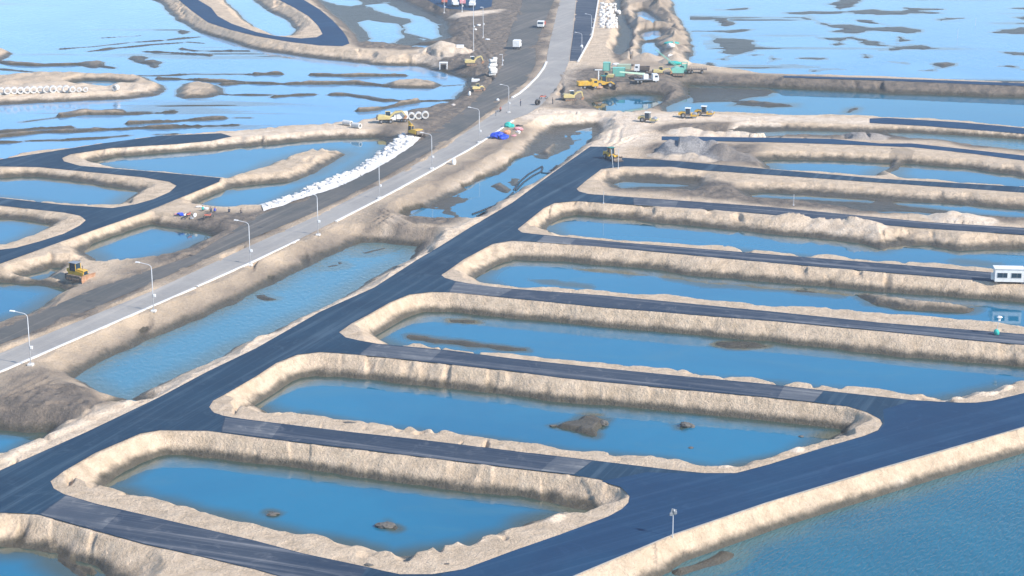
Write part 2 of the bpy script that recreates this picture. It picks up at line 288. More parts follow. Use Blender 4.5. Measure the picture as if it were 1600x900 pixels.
# soft flats of mud that stand hardly above the water: (level, slope, points)
LEVEL = {'pm2a': 1.5, 'pm2b': 1.5, 'p0a': 1.2, 'p0b': 1.2, 'p0c': 1.2, 'p0d': 1.2, 'pm1': 1.2, 'pm1b': 1.2, 'l1': 1.1, 'l2': 1.2, 'l3': 1.2, 'n1': .8, 'n2': .8, 'n3': .8, 'p1': .6, 'p2': .3}   # perched pools stand higher than the lagoon
FLATS = [
 (0.3, .9, [(966,-60),(966,0),(968,22),(975,26),(985,50),(982,72),(980,90),(972,94),(961,82),(966,60),(970,42),(963,22),(958,-60)]),
 (0.22, .5, [(640,340),(690,312),(760,282),(800,262),(850,215),(868,200),(925,195),(935,204),(915,222),(880,250),(840,281),(800,304),(760,328),(722,351),(690,350),(655,346)]),
 (0.25, .4, [(470,-30),(540,-30),(640,8),(680,25),(692,40),(700,58),(690,66),(650,68),(625,74),(570,72),(560,60),(545,40),(520,20)]),
 (1.4, .4, [(955,285),(985,278),(1090,282),(1093,290),(1080,302),(1020,300),(965,297)]),
 (1.35, .4, [(1170,303),(1260,301),(1400,312),(1600,326),(1720,335),(1720,352),(1600,343),(1470,338),(1340,330),(1250,318),(1180,312)]),
 (1.65, .4, [(1110,205),(1200,203),(1340,206),(1400,208),(1600,219),(1720,232),(1720,247),(1600,239),(1540,231),(1480,223),(1350,214),(1180,213),(1110,211)]),
]
FLAT_POOLS = [  # pools left standing on the flats
 [(638,340),(645,332),(657,329),(690,334),(712,338),(703,346),(690,350),(660,346)],
 [(702,325),(727,318),(738,311),(724,301),(755,285),(785,275),(798,266),(805,251),(822,246),(845,250),(862,251),(880,240),(905,222),(915,217),(905,232),(880,252),(840,282),(800,305),(765,328),(740,342),(722,348),(716,335)],
]
# low islands in the lagoons: (level, slope, points)
ISL = [
 (2.0, .35, [(-250,140),(-100,128),(0,121),(60,117),(110,117),(180,119),(228,121),(240,127),(262,140),(248,150),(200,155),(100,160),(0,165),(-250,172)]),
 (1.6, .35, [(268,150),(275,142),(287,132),(320,131),(340,134),(352,146),(330,153),(285,155)]),
 (1.8, .5, [(-60,78),(5,77),(18,84),(17,90),(0,96),(-60,98)]),
 (0.9, .3, [(118,103),(145,97),(165,98),(168,103),(150,108),(125,106)]),
 (0.9, .3, [(200,92),(205,88),(226,91),(228,96),(248,97),(254,100),(240,106),(225,102),(208,98)]),
 (0.9, .3, [(277,52),(283,48),(298,49),(299,52),(285,54)]),
 (1.3, .4, [(596,133),(610,128),(650,126),(680,129),(690,134),(680,139),(640,139),(605,138)]),
 # right-hand lagoon
 (0.5, .15, [(1294,7),(1305,2),(1340,-10),(1350,2),(1335,10),(1312,16)]),
 (0.35, .12, [(1215,20),(1260,18),(1320,18),(1360,15),(1390,17),(1415,16),(1420,13),(1478,14),(1478,16),(1440,17),(1478,22),(1420,23),(1375,25),(1330,21),(1250,24)]),
 (0.35, .12, [(1245,28),(1265,25),(1278,32),(1300,39),(1330,38),(1370,43),(1410,42),(1440,46),(1452,50),(1420,54),(1390,50),(1360,49),(1340,54),(1300,52),(1293,50),(1310,46),(1285,42),(1268,33)]),
 (0.35, .12, [(1270,58),(1300,60),(1330,57),(1360,62),(1382,67),(1372,70),(1400,73),(1425,70),(1440,70),(1462,74),(1450,79),(1420,76),(1400,82),(1365,81),(1395,76),(1350,70),(1325,62),(1310,74),(1303,70),(1300,64),(1280,60)]),
 (0.4, .15, [(1395,58),(1410,55),(1423,63),(1405,69)]),
 (0.5, .15, [(1318,27),(1322,31),(1360,32),(1395,42),(1380,40),(1345,36)]),
 (0.3, .12, [(1172,12),(1130,14),(1100,13),(1120,17),(1150,18),(1172,15),(1180,11)]),
 (0.6, .2, [(1118,33),(1125,26),(1138,30),(1150,38),(1135,42),(1122,41)]),
 (0.3, .12, [(1105,58),(1110,54),(1125,60),(1175,62),(1190,72),(1215,74),(1180,78),(1170,85),(1145,88),(1135,95),(1118,94),(1140,87),(1124,82),(1128,76),(1115,72),(1112,64)]),
 (0.3, .12, [(1075,48),(1130,48),(1185,46),(1150,52),(1120,51),(1075,50)]),
 (0.6, .2, [(1100,105),(1103,98),(1112,98),(1118,103),(1108,107)]),
 (0.3, .12, [(1170,85),(1188,86),(1180,88)]),
 (0.35, .12, [(1219,103),(1240,101),(1285,106),(1322,111),(1300,110),(1270,114),(1262,112),(1275,108),(1235,105)]),
 (0.3, .12, [(1198,90),(1205,87),(1217,92),(1210,97),(1200,101)]),
 (0.3, .12, [(1245,91),(1265,89),(1300,90),(1298,94),(1275,95),(1250,93)]),
 (0.4, .15, [(1345,85),(1358,86),(1357,92),(1348,92)]),
 (0.6, .2, [(1452,101),(1462,98),(1480,97),(1500,99),(1498,103),(1470,108),(1458,104)]),
 (0.3, .12, [(1460,31),(1475,28),(1510,29),(1490,32),(1465,34)]),
 (0.3, .12, [(1540,51),(1565,47),(1590,43),(1640,40),(1640,54),(1580,54)]),
 (0.3, .12, [(1570,27),(1600,25),(1660,30),(1640,38),(1595,32)]),
 (0.3, .12, [(1550,80),(1580,80),(1640,84),(1640,87),(1580,87)]),
 (0.3, .12, [(1563,104),(1575,102),(1600,108),(1680,112),(1600,112)]),
 (0.3, .12, [(1430,110),(1460,109),(1462,111),(1440,112)]),
 (0.3, .12, [(1395,97),(1420,98),(1418,101)]),
 (0.3, .12, [(1568,13),(1600,11),(1660,14),(1600,17)]),
 # ponds
 (0.25, .15, [(1075,138),(1200,140),(1210,144),(1195,150),(1140,160),(1085,161),(1075,152)]),
 (0.9, .3, [(1137,158),(1150,157),(1205,161),(1240,163),(1240,167),(1200,168),(1145,165)]),
 (0.8, .3, [(1325,176),(1330,171),(1338,168),(1336,172),(1332,176)]),
 (1.5, .5, [(1335,465),(1350,463),(1420,472),(1480,477),(1530,482),(1533,489),(1520,493),(1450,489),(1400,487),(1350,478)]),
 (0.5, .25, [(1118,540),(1130,537),(1180,538),(1202,543),(1190,546),(1140,546)]),
 (0.7, .22, [(638,527),(645,525),(690,530),(760,536),(820,542),(824,549),(790,549),(720,541),(660,535),(640,532)]),
 (0.6, .25, [(698,498),(710,500),(740,501),(741,504),(725,506),(705,504)]),
 (0.4, .2, [(828,441),(860,442),(927,448),(925,451),(860,447)]),
 (0.35, .2, [(895,422),(960,426),(1005,432),(985,435),(960,430),(910,426)]),
 (0.4, .2, [(1040,435),(1100,441),(1150,447),(1250,455),(1310,463),(1300,466),(1200,458),(1100,448),(1060,440)]),
 (0.75, .9, [(860,666),(880,661),(905,654),(925,653),(952,657),(950,664),(940,676),(935,682),(905,677),(880,672)]),
 (0.6, .3, [(1062,664),(1072,663),(1083,667),(1072,671)]),
 (0.3, .2, [(418,802),(430,802),(439,806),(430,808)]),
 (0.6, .3, [(594,821),(607,818),(617,824),(614,829),(605,826)]),
 (0.5, .25, [(523,411),(535,409),(537,416),(526,419)]),
 (0.5, .25, [(398,462),(415,461),(430,469),(415,472),(402,470)]),
 (0.4, .2, [(1385,268),(1396,263),(1410,258),(1408,252),(1400,252),(1402,262)]),
 (0.4, .2, [(1441,272),(1458,270),(1458,274)]),
 (1.3, .35, [(762,292),(780,284),(790,290),(800,298),(795,304),(780,302)]),
 (1.3, .35, [(788,286),(796,280),(812,280),(810,292),(798,292)]),
 (1.4, .4, [(838,240),(850,228),(870,222),(880,230),(872,243),(855,248)]),
]
# narrow bunds in the lagoon: (half width m, height m, points)
RIDGE = [
 (.7,.5,[(160,60),(190,58),(222,56)]),(.7,.5,[(96,77),(150,73),(200,68)]),(.6,.4,[(210,67),(252,64)]),(.7,.5,[(262,63),(290,60),(312,58)]),
 (.8,.6,[(138,81),(190,75),(240,70),(282,67)]),(1.0,.6,[(223,81),(270,83),(328,87)]),(.9,.5,[(290,66),(317,68)]),(1.0,.7,[(283,77),(300,80),(335,80),(358,80)]),
 (1.6,1.0,[(5,98),(20,101),(60,103),(110,102),(150,99)]),(.9,.5,[(150,104),(178,107)]),(.8,.5,[(0,109),(50,113),(90,115),(150,117),(250,119),(300,117),(350,116),(400,118)]),
 (1.2,.9,[(250,124),(300,125),(340,128),(400,131),(460,132)]),(1.0,.7,[(350,133),(400,130)]),
 (1.6,1.3,[(100,183),(130,178),(190,178)]),(1.1,.8,[(190,179),(230,178),(270,176)]),(.5,.4,[(35,191),(70,187),(100,183)]),
 (1.2,.9,[(200,194),(270,191),(350,186)]),(.6,.5,[(372,185),(394,185)]),(.9,.7,[(-60,210),(0,207),(50,203),(110,200)]),
 (1.2,.9,[(-60,218),(0,213),(60,208),(130,205),(230,201),(300,199),(370,196)]),(.8,.5,[(40,222),(130,218),(200,213)]),(.7,.5,[(245,211),(278,210)]),(.8,.6,[(-60,226),(0,223),(30,223)]),
 (1.1,1.0,[(395,117),(440,117)]),(1.2,1.0,[(487,118),(550,120),(600,119),(632,119)]),(1.3,1.1,[(448,132),(520,131),(560,131),(600,135)]),(.7,.5,[(690,135),(730,133)]),
 (.9,.6,[(330,147),(370,149),(425,149)]),(.9,.7,[(430,152),(460,150),(487,149)]),(1.3,1.0,[(518,149),(545,149),(570,152)]),(1.0,.8,[(570,152),(600,158),(650,159),(710,158)]),
 (1.3,1.1,[(562,174),(590,172),(615,167),(650,160)]),(.4,.4,[(560,240),(546,240)]),
 (.5,1.4,[(88,875),(100,884),(118,891),(140,899)]),(.75,.6,[(1056,898),(1085,892),(1112,882),(1133,867)]),
 (1.0,.6,[(1395,270),(1402,261),(1407,254)]),(.5,.5,[(1240,160),(1340,175)]) if False else (.5,.4,[(885,252),(895,245)]),
 (.5,.3,[(570,396),(598,388)]),(.5,.3,[(1504,415),(1535,417)]),(.5,.3,[(514,418),(524,416)]),
]
# heaps: (px, py, radius m, height m, zone r,g,b)
HEAPS = [
 (1035,243,4,1.0,(0,.7,0)),(1055,245,4.5,1.3,(0,.7,0)),(1080,246,4.5,1.4,(0,.7,0)),(1100,248,4,1.0,(0,.7,0)),
 (1075,207,6,1.4,(0,1,0)),(1108,210,4,1.1,(0,1,0)),(1128,208,5,1.5,(0,.6,0)),(1148,209,5,1.8,(0,1,0)),(1172,209,6,2.2,(0,1,0)),(1185,196,7,2.2,(0,1,0)),(1200,197,6,1.8,(0,1,0)),
 (1070,236,7.5,5.4,(0,0,1)),(1052,240,5,3.8,(0,0,1)),(1090,238,5,3.6,(.2,0,.9)),(1112,238,7,3.4,(.2,0,1)),(1128,242,7,3.0,(.2,0,1)),(1145,244,6,1.6,(.6,0,.3)),
 (1350,211,6,2.8,(0,.2,.8)),(1368,214,5,1.6,(0,.2,.7)),
 (692,80,8,3.8,(0,.7,0)),(705,80,6,2.6,(0,.7,0)),(680,86,7,2.2,(0,.6,0)),(664,96,6,1.5,(0,.8,0)),
 (1250,340,5,1.6,(0,.5,0)),(1240,342,5,1.4,(0,.3,0)),(1300,350,6,1.9,(0,.5,0)),(1322,352,6,2.2,(0,.5,0)),(1345,354,5,1.7,(0,.5,0)),(1485,341,5,1.6,(0,.9,0)),(1505,344,6,1.2,(0,.9,0)),
 (1120,720,2.8,1.6,(0,.9,0)),(1135,722,2.4,1.2,(0,.9,0)),(1533,610,2.6,1.7,(0,.8,0)),(1563,606,2.6,1.5,(0,.8,0)),(1488,619,1.8,.8,(0,.8,0)),(860,808,1.8,1.0,(0,.8,0)),
 (1432,742,3.0,1.4,(0,1,0)),(1448,744,1.8,.6,(0,.7,0)),(1330,776,1.4,.6,(0,1,0)),(1146,847,1.4,.6,(0,1,0)),(1185,861,1.6,.7,(0,1,0)),(1245,702,1.6,.8,(0,1,0)),
 (740,843,1.6,.9,(0,.5,0)),(720,846,1.6,.8,(0,.5,0)),(437,645,1.5,.9,(0,.3,0)),
 (1010,92,6,2.2,(0,.3,0)),(1050,58,6,3.2,(0,.4,0)),(1058,70,6,3.0,(.2,.3,0)),(1047,82,5,3.0,(0,.6,0)),(1066,85,6,3.4,(0,.3,0)),(1055,98,6,2.8,(0,.4,0)),(1070,60,5,2.6,(.4,.0,0)),(1045,40,6,2.4,(.5,0,0)),(1040,20,8,2.4,(.4,0,0)),(1030,5,8,2.6,(.4,0,0)),
 (990,60,5,2.4,(0,.4,0)),(995,75,5,2.6,(0,.4,0)),(988,90,5,2.4,(0,.3,0)),(1000,42,5,2.2,(.1,.3,0)),(985,30,6,2.0,(.1,.3,0)),(990,10,6,2.0,(.1,.3,0)),
 (865,236,3,1.6,(0,.5,0)),(855,243,2.5,1.2,(0,.5,0)),(873,232,2.5,1.4,(0,.5,0)),
 (900,150,5,1.4,(.4,0,0)),(885,142,6,1.2,(.5,0,0)),(925,144,5,1.4,(.3,0,0)),(1000,143,6,1.5,(.2,0,0)),
 (850,205,4,.7,(0,.4,0)),(690,362,5,.8,(.5,0,0)),
 (1215,402,1,.3,(0,0,0)),
]
# what the ground is made of: (strength, feather m, channel, points)
ZONES = [
 (.80, 5, 0, [(-300,660),(0,502),(150,445),(330,372),(260,350),(320,330),(407,329),(600,235),(640,200),(600,178),(660,160),(720,120),(650,100),(690,60),(640,-60),(885,-60),(855,95),(800,150),(730,203),(600,284),(400,376),(237,453),(0,551),(-300,700)]),
 (.50, 5, 0, [(-300,720),(0,584),(310,452),(600,312),(745,230),(790,200),(850,192),(860,215),(800,260),(700,300),(635,345),(560,378),(475,415),(370,472),(225,534),(120,592),(200,622),(90,672),(0,670),(-300,690)]),
 (.68, 3, 0, [(-200,690),(-50,620),(60,600),(120,592),(200,620),(85,676),(0,672)]),
 (.55, 4, 0, [(690,365),(640,345),(600,345),(560,372),(600,384),(670,388),(712,352)]),
 (.95, 3, 0, [(640,340),(690,312),(760,282),(800,262),(850,210),(868,196),(925,193),(938,204),(915,222),(880,250),(840,281),(800,306),(760,330),(722,352),(690,351),(655,347)]),
 (.85, 5, 0, [(860,112),(905,102),(960,110),(1080,112),(1200,116),(1400,124),(1700,135),(1700,150),(1400,145),(1200,136),(1080,132),(1090,150),(1030,172),(900,171),(820,166),(835,150)]),
 (.5, 3, 0, [(2200,490),(1800,628),(1600,694),(1525,714),(1450,732),(1350,763),(1287,778),(1200,812),(1157,836),(1107,849),(1050,878),(980,915),(1050,930),(1400,830),(1700,730),(2200,560)]),
 (.35, 4, 0, [(965,-60),(1040,-60),(1085,80),(1070,110),(960,105),(985,60)]),
 (.75, 3, 0, [(1008,200),(1030,192),(1100,190),(1200,192),(1350,206),(1600,218),(1720,232),(1720,250),(1600,240),(1480,222),(1350,214),(1180,212),(1050,210)]),
 (.65, 4, 0, [(1000,224),(1034,222),(1180,224),(1200,250),(1190,258),(1120,256),(1010,250)]),
 (.80, 3, 0, [(948,285),(975,276),(1095,280),(1180,290),(1260,298),(1400,311),(1600,325),(1720,335),(1720,352),(1600,344),(1470,339),(1340,331),(1200,318),(1090,306),(1000,300),(955,298)]),
 (.9, 3, 0, [(440,-60),(540,-60),(690,10),(708,60),(690,70),(640,78),(560,74),(520,30)]),
 (.55, 4, 0, [(560,172),(600,180),(650,190),(640,215),(600,235),(600,216),(560,205),(590,190)]),
 (1.0, 2, 0, [(960,-60),(960,22),(966,44),(958,84),(970,98),(984,92),(986,50),(980,24),(970,20),(970,-60)]),
 (.9, 3, 1, [(800,169),(900,171),(1000,176),(1200,180),(1359,186),(1359,193),(1200,190),(1100,189),(1025,192),(1008,201),(1034,213),(1034,219),(1000,225),(965,242),(945,238),(920,228),(940,208),(953,195),(940,190),(875,187),(800,190)]),
 (.95, 2, 1, [(700,22),(735,17),(785,15),(783,20),(745,24),(715,26)]),
 (.6, 4, 1, [(100,265),(400,245),(560,215),(600,185),(540,192),(400,203),(250,215),(200,230)]) ,
 (.5, 3, 1, [(-250,140),(0,125),(230,124),(262,140),(230,152),(0,163),(-250,170)]),
 (.6, 4, 1, [(845,168),(870,140),(885,100),(905,98),(905,108),(880,130),(860,165)]),
 (.55, 2, 1, [(0,700),(130,655),(560,440),(905,236),(925,228),(915,240),(590,450),(330,585),(0,735)]),
 (.45, 2, 1, [(650,310),(745,260),(800,225),(850,195),(840,212),(760,262),(640,330),(600,355),(640,325)]),
]
# ruts and wheel tracks
RUTS = [[(5,640),(40,612),(90,604),(140,612),(190,630)],[(20,655),(60,632),(105,630),(125,642),(100,662),(60,668)],[(0,625),(50,600),(120,565),(220,520)],[(140,612),(120,640),(60,660)],
 [(225,530),(300,490),(390,450),(470,410),(540,370)],[(235,520),(310,480),(400,440),(480,398),(560,355),(640,320),(720,270)],[(560,335),(600,345),(622,358),(640,366),(700,362)],[(545,345),(585,352),(608,365),(640,374),(700,368)],[(590,330),(615,340),(640,352),(700,357)],
 [(180,440),(240,420),(310,392),(400,350)],[(700,100),(740,70),(790,50)],[(680,60),(730,80),(770,120)],[(720,40),(760,90),(775,140)],[(860,130),(890,125),(930,140),(960,142)],[(1050,135),(1075,150),(1040,165)],[(1055,132),(1082,150),(1050,168)],
 [(810,182),(900,181),(1000,185),(1200,185),(1350,189)],[(815,186),(900,184),(960,195),(950,225)],[(1020,205),(980,215),(955,228)]]
# berms left along road edges: crest ridge (half width, height, points at level H)
BERM = [
 (1.0,.35,[(0,720),(135,660),(325,567),(500,476),(650,398),(800,308),(905,235)]),
 (.8,.3,[(255,455),(400,383),(595,290),(730,207),(800,156)]),
 (.9,.3,[(0,548),(237,452)]),
]

# ------------------------------------------------------------------ ground sheet: one height field
_perm = np.random.RandomState(7).randint(0, 1 << 16, 4096)
_val = np.random.RandomState(8).rand(1 << 16).astype(np.float32) * 2 - 1
def vnoise(x, y, s, seed=0):
    x = x / s + 37.7 * seed; y = y / s - 11.3 * seed
    xi = np.floor(x); yi = np.floor(y); fx = (x - xi).astype(np.float32); fy = (y - yi).astype(np.float32)
    xi = xi.astype(np.int64); yi = yi.astype(np.int64)
    fx = fx * fx * (3 - 2 * fx); fy = fy * fy * (3 - 2 * fy)
    def h(a, b): return _val[(_perm[(a + _perm[b & 4095]) & 4095])]
    v00 = h(xi, yi); v10 = h(xi + 1, yi); v01 = h(xi, yi + 1); v11 = h(xi + 1, yi + 1)
    a = v00 + (v10 - v00) * fx; b = v01 + (v11 - v01) * fx
    return a + (b - a) * fy
def fbm(x, y, s, o=3, seed=0, g=0.5):
    r = 0; a = 1
    for i in range(o):
        r = r + a * vnoise(x, y, s, seed + i); s *= 0.5; a *= g
    return r

NC, NR = 1120, 1420
u = np.linspace(-0.335, 0.335, NC)
ext = np.array([0.36, 0.42, 0.55, 0.8, 1.3, 2.4])
u = np.concatenate([-ext[::-1], u, ext])
yv = np.exp(np.linspace(math.log(205), math.log(1080), NR))
yv = np.concatenate([[25, 80, 140, 180], yv, [1120, 1200, 1350, 1600, 2200, 3500, 6000]])
GY = np.repeat(yv[:, None], len(u), 1)
GX = GY * u[None, :]
W1 = fbm(GX, GY, 9.0, 3, 1); W2 = fbm(GX, GY, 9.0, 3, 11)
WX = GX + 0.75 * W1; WY = GY + 0.75 * W2

def window(x0, x1, y0, y1):
    i0 = np.searchsorted(yv, y0); i1 = np.searchsorted(yv, y1)
    if i1 <= i0: return None
    ylo = max(yv[i0], 1e-3); yhi = yv[i1 - 1]
    ul = min(x0 / ylo, x0 / yhi); uh = max(x1 / ylo, x1 / yhi)
    j0 = np.searchsorted(u, ul); j1 = np.searchsorted(u, uh)
    if j1 <= j0: return None
    return slice(i0, i1), slice(j0, j1)

def dist_to(pts, closed, margin, X, Y, pad):
    """distance from grid points to a line, filled only within margin; returns window, dist"""
    P = np.array(pts); lo = P.min(0) - margin - pad; hi = P.max(0) + margin + pad
    w = window(lo[0], hi[0], lo[1], hi[1])
    if w is None: return None, None
    D = np.full(GX[w].shape, (margin + 1.0) ** 2, dtype=np.float32)
    n = len(P); o0, o1 = w[0].start, w[1].start
    for k in range(n if closed else n - 1):
        a = P[k]; b = P[(k + 1) % n]
        L = b - a; ll = L @ L
        if ll < 1e-9: continue
        m = margin + pad
        s = window(min(a[0], b[0]) - m, max(a[0], b[0]) + m, min(a[1], b[1]) - m, max(a[1], b[1]) + m)
        if s is None: continue
        xs = X[s]; ys = Y[s]
        t = np.clip(((xs - a[0]) * L[0] + (ys - a[1]) * L[1]) / ll, 0, 1)
        d = (xs - a[0] - t * L[0]) ** 2 + (ys - a[1] - t * L[1]) ** 2
        q = (slice(s[0].start - o0, s[0].stop - o0), slice(s[1].start - o1, s[1].stop - o1))
        D[q] = np.minimum(D[q], d)
    return w, np.sqrt(D)

def inside_of(pts, w, Y, X):
    xs = X[w]; ys = Y[w]; I = np.zeros(xs.shape, bool); P = np.array(pts); n = len(P); r0 = w[0].start
    for k in range(n):
        a = P[k]; b = P[(k + 1) % n]
        if a[1] == b[1]: continue
        i0 = np.searchsorted(yv, min(a[1], b[1]) - 2.5); i1 = np.searchsorted(yv, max(a[1], b[1]) + 2.5)
        i0 = max(i0 - r0, 0); i1 = min(i1 - r0, xs.shape[0])
        if i1 <= i0: continue
        yy = ys[i0:i1]; xx = xs[i0:i1]
        c = ((a[1] > yy) != (b[1] > yy)) & (xx < (b[0] - a[0]) * (yy - a[1]) / (b[1] - a[1]) + a[0])
        I[i0:i1] ^= c
    return I

def sdf(pts, margin, X=None, Y=None):
    if X is None: X, Y = WX, WY
    w, d = dist_to(pts, True, margin, X, Y, 2.0)
    if w is None: return None, None
    I = inside_of(pts, w, Y, X)
    return w, np.where(I, d, -d)          # positive inside

def shoreline(tr, bank, slope, lv0=0.0):
    Z = [G(p[0], p[1], bank if len(p) > 2 else lv0) for p in tr]
    n = len(Z); A = sum(Z[i][0] * Z[(i + 1) % n][1] - Z[(i + 1) % n][0] * Z[i][1] for i in range(n))
    sgn = 1 if A > 0 else -1
    out = []
    for i, p in enumerate(tr):
        if len(p) > 2:
            a = Z[i - 1]; c = Z[(i + 1) % n]; tx, ty = c[0] - a[0], c[1] - a[1]; l = math.hypot(tx, ty) or 1
            push = 0.85 * (bank - lv0) / slope
            out.append((Z[i][0] - sgn * ty / l * push, Z[i][1] + sgn * tx / l * push))
        else: out.append(Z[i])
    return out

Hg = np.full(GX.shape, H, dtype=np.float32)
# soft swell of the fill
Hg += (0.10 * fbm(GX, GY, 14, 3, 21) + 0.05 * fbm(GX, GY, 2.5, 2, 25)).astype(np.float32)
zone = np.zeros(GX.shape + (4,), dtype=np.float32); zone[..., 3] = 0

roads_world = {}
ROADPOLYS = [[G(x, y, H) for x, y in ASPH]] + [[G(x, y, H) for x, y in ASPH_L]]
ROADHOLES = [[[G(x, y, H) for x, y in BLOCKS[k]] for k in BLOCKS], [[G(x, y, H) for x, y in h] for h in HOLES_L]]
DR = np.full(GX.shape, -9.0, dtype=np.float32)     # >0 inside any carriageway
SP = (fbm(GX, GY, 7.0, 4, 111, .6)).astype(np.float32)      # sand spilling over the edges of the surfacing
def add_road(outer, holes=(), spill=0.3):
    w, s = sdf(outer, 6.0, GX, GY)
    if w is None: return
    s = s.copy()
    for h in holes:
        w2, s2 = sdf(h, 6.0, GX, GY)
        if w2 is None: continue
        full = np.full(GX.shape, -9.0, dtype=np.float32); full[w2] = s2
        s = np.minimum(s, -full[w])
    s = s - np.clip(SP[w] + 0.1, 0, 1.2) * spill * (s > -2)
    DR[w] = np.maximum(DR[w], s)
for o, hs in zip(ROADPOLYS, ROADHOLES): add_road(o, hs)
for tr in list(ROAD_FAR.values()) + [CAUSE, PAD]: add_road([G(x, y, H) for x, y in tr])
for tr in [HWY, HWY_B, TRACK]: add_road([G(x, y, H) for x, y in tr], (), 2.2 if tr is TRACK else 1.3)

# berms and heaps of spoil
for wd, hh, pts in BERM:
    w, d = dist_to([G(x, y, H) for x, y in pts], False, 5, WX, WY, 2)
    Hg[w] = np.maximum(Hg[w], H + hh * np.clip(1.4 - d / wd, 0, 1) + 0.1 * W1[w])
for px, py, r, hh, zc in HEAPS:
    cx, cy = G(px, py, H)
    w = window(cx - r * 1.6, cx + r * 1.6, cy - r * 1.6, cy + r * 1.6)
    if w is None: continue
    d = np.hypot(WX[w] - cx, (WY[w] - cy)) * (1 + 0.18 * W1[w])
    k = np.clip(1 - d / r, 0, 1)
    kk = np.where(k > 0.8, 0.8 + (k - 0.8) * 0.45, k) / 0.89
    Hg[w] = np.maximum(Hg[w], H + hh * kk + (0.08 * hh) * W2[w] * (k > 0))
    msk = np.clip((1.15 - d / r) * 4, 0, 1)
    for c in range(3): zone[w + (c,)] = zone[w + (c,)] * (1 - msk) + zc[c] * msk
# tracked, rutted earth beside the highway
for strength, fe, ch, pts in ZONES:
    w, s = sdf([G(x, y, H) for x, y in pts], fe + 2)
    if w is None: continue
    m = np.clip(s / fe * 0.5 + 0.5 + 0.25 * W2[w], 0, 1) * strength
    zone[w + (ch,)] = np.maximum(zone[w + (ch,)], m)
    if ch == 1: zone[w + (0,)] *= (1 - m)
rut = np.clip(zone[..., 0] - 0.25, 0, 1)
al = GX * math.cos(R(69)) + GY * math.sin(R(69)); ac = -GX * math.sin(R(69)) + GY * math.cos(R(69))
Hg += rut * (0.36 * vnoise(ac + 0.8 * W1, al * 0.06, 1.5, 31) + 0.34 * fbm(GX, GY, 3.2, 3, 33) + 0.16 * fbm(GX, GY, 1.3, 2, 37)).astype(np.float32)

for tr in RUTS:
    for off in (0.0, 2.3):
        w, d = dist_to([(G(x, y, H)[0] + off, G(x, y, H)[1] + off * .3) for x, y in tr], False, 3, WX, WY, 2)
        if w is None: continue
        Hg[w] += (-0.26 * np.exp(-(d / .38) ** 2) + 0.15 * np.exp(-((d - .85) / .35) ** 2)) * (0.7 + 0.5 * W2[w])
# rain gullies and bucket marks, in stretches
_g = np.clip(vnoise(GX + 1.2 * W1, GY * 0.25, 1.9, 141) - 0.25, 0, 1) + np.clip(vnoise(GX + .8 * W2, GY * 0.3, 4.2, 142) - 0.35, 0, 1)
_g2 = np.clip(vnoise(GX * .3, GY + 1.2 * W1, 1.9, 143) - 0.35, 0, 1)
cut = (np.clip(fbm(GX, GY, 26, 2, 145) * 1.6 + 0.45, 0.1, 1) * np.clip(0.85 * _g + 0.45 * _g2, 0, .6)).astype(np.float32)
PONDW = {}
fine = (0.22 * fbm(GX, GY, 2.2, 3, 91)).astype(np.float32)
rag = (1.0 * fbm(GX * 0.6, GY, 5.0, 4, 95, 0.6)).astype(np.float32)
gul = (1.0 + 0.16 * vnoise(GX, GY, 7.0, 41) + 0.10 * vnoise(GX, GY, 2.3, 42)).astype(np.float32)
slump = (0.5 * fbm(GX, GY, 22, 2, 51)).astype(np.float32)
def softmin(a, b, k):
    h = np.clip(0.5 + 0.5 * (b - a) / k, 0, 1)
    return b + (a - b) * h - k * h * (1 - h)
for name, (mk, bank, slope, tr) in PONDS.items():
    L0 = LEVEL.get(name, 0.0); sh = shoreline(tr, bank, slope, L0); PONDW[name] = sh
    w, s = sdf(sh, bank / slope * 1.5 + 4)
    if w is None: continue
    d = -s + slump[w] * 0.5 + fine[w]
    d = np.where(d > 0, d * (1 - cut[w]), d)
    prof = np.where(d > 0, d * slope * gul[w], d * slope * 0.8)
    back = np.maximum(-DR[w] - 0.5, 0)            # the bank rises all the way to the shoulder of the road
    prof = np.where(d > 0, np.maximum(prof, (H + 0.15 - L0) * d / (d + back + 0.05) * (0.94 + 0.06 * gul[w]) * (1 - 0.75 * cut[w]) * (DR[w] > -6.5)), prof)
    prof = np.maximum(prof, -3.2) + L0
    if L0: zone[w + (3,)] = np.where(d < 7, L0, zone[w + (3,)])
    Hg[w] = np.where(d < bank / slope * 1.5 + 3, softmin(Hg[w], (prof + np.maximum(d - bank / slope * 1.3, 0) * 2).astype(np.float32), 0.14), Hg[w])
# the soft flats: dig down to their level
for lvl, slope, tr in FLATS:
    L1 = lvl - 0.25 if lvl > 1 else 0.0
    w, s = sdf([G(x, y, lvl) for x, y in tr], H / slope + 4)
    if w is None: continue
    prof = lvl + np.maximum(-s, 0) * slope * gul[w] + 0.10 * W1[w] + 0.05 * vnoise(GX[w], GY[w], 1.2, 61)
    back = np.maximum(-DR[w] - 0.5, 0); d = np.maximum(-s, 0)
    prof = np.where(s < 0, np.maximum(prof, lvl + (H - lvl) * d / (d + back + 0.05) * (DR[w] > -6.5)), prof)
    Hg[w] = np.where(Hg[w] > prof, prof, Hg[w])
for tr in FLAT_POOLS:
    w, s = sdf([G(x, y, 0) for x, y in tr], 6)
    s = s + rag[w]
    prof = -s * 0.14 + 0.03 * W1[w] + np.maximum(-s - 2.0, 0) * 3
    Hg[w] = np.minimum(Hg[w], np.maximum(prof, -0.8))
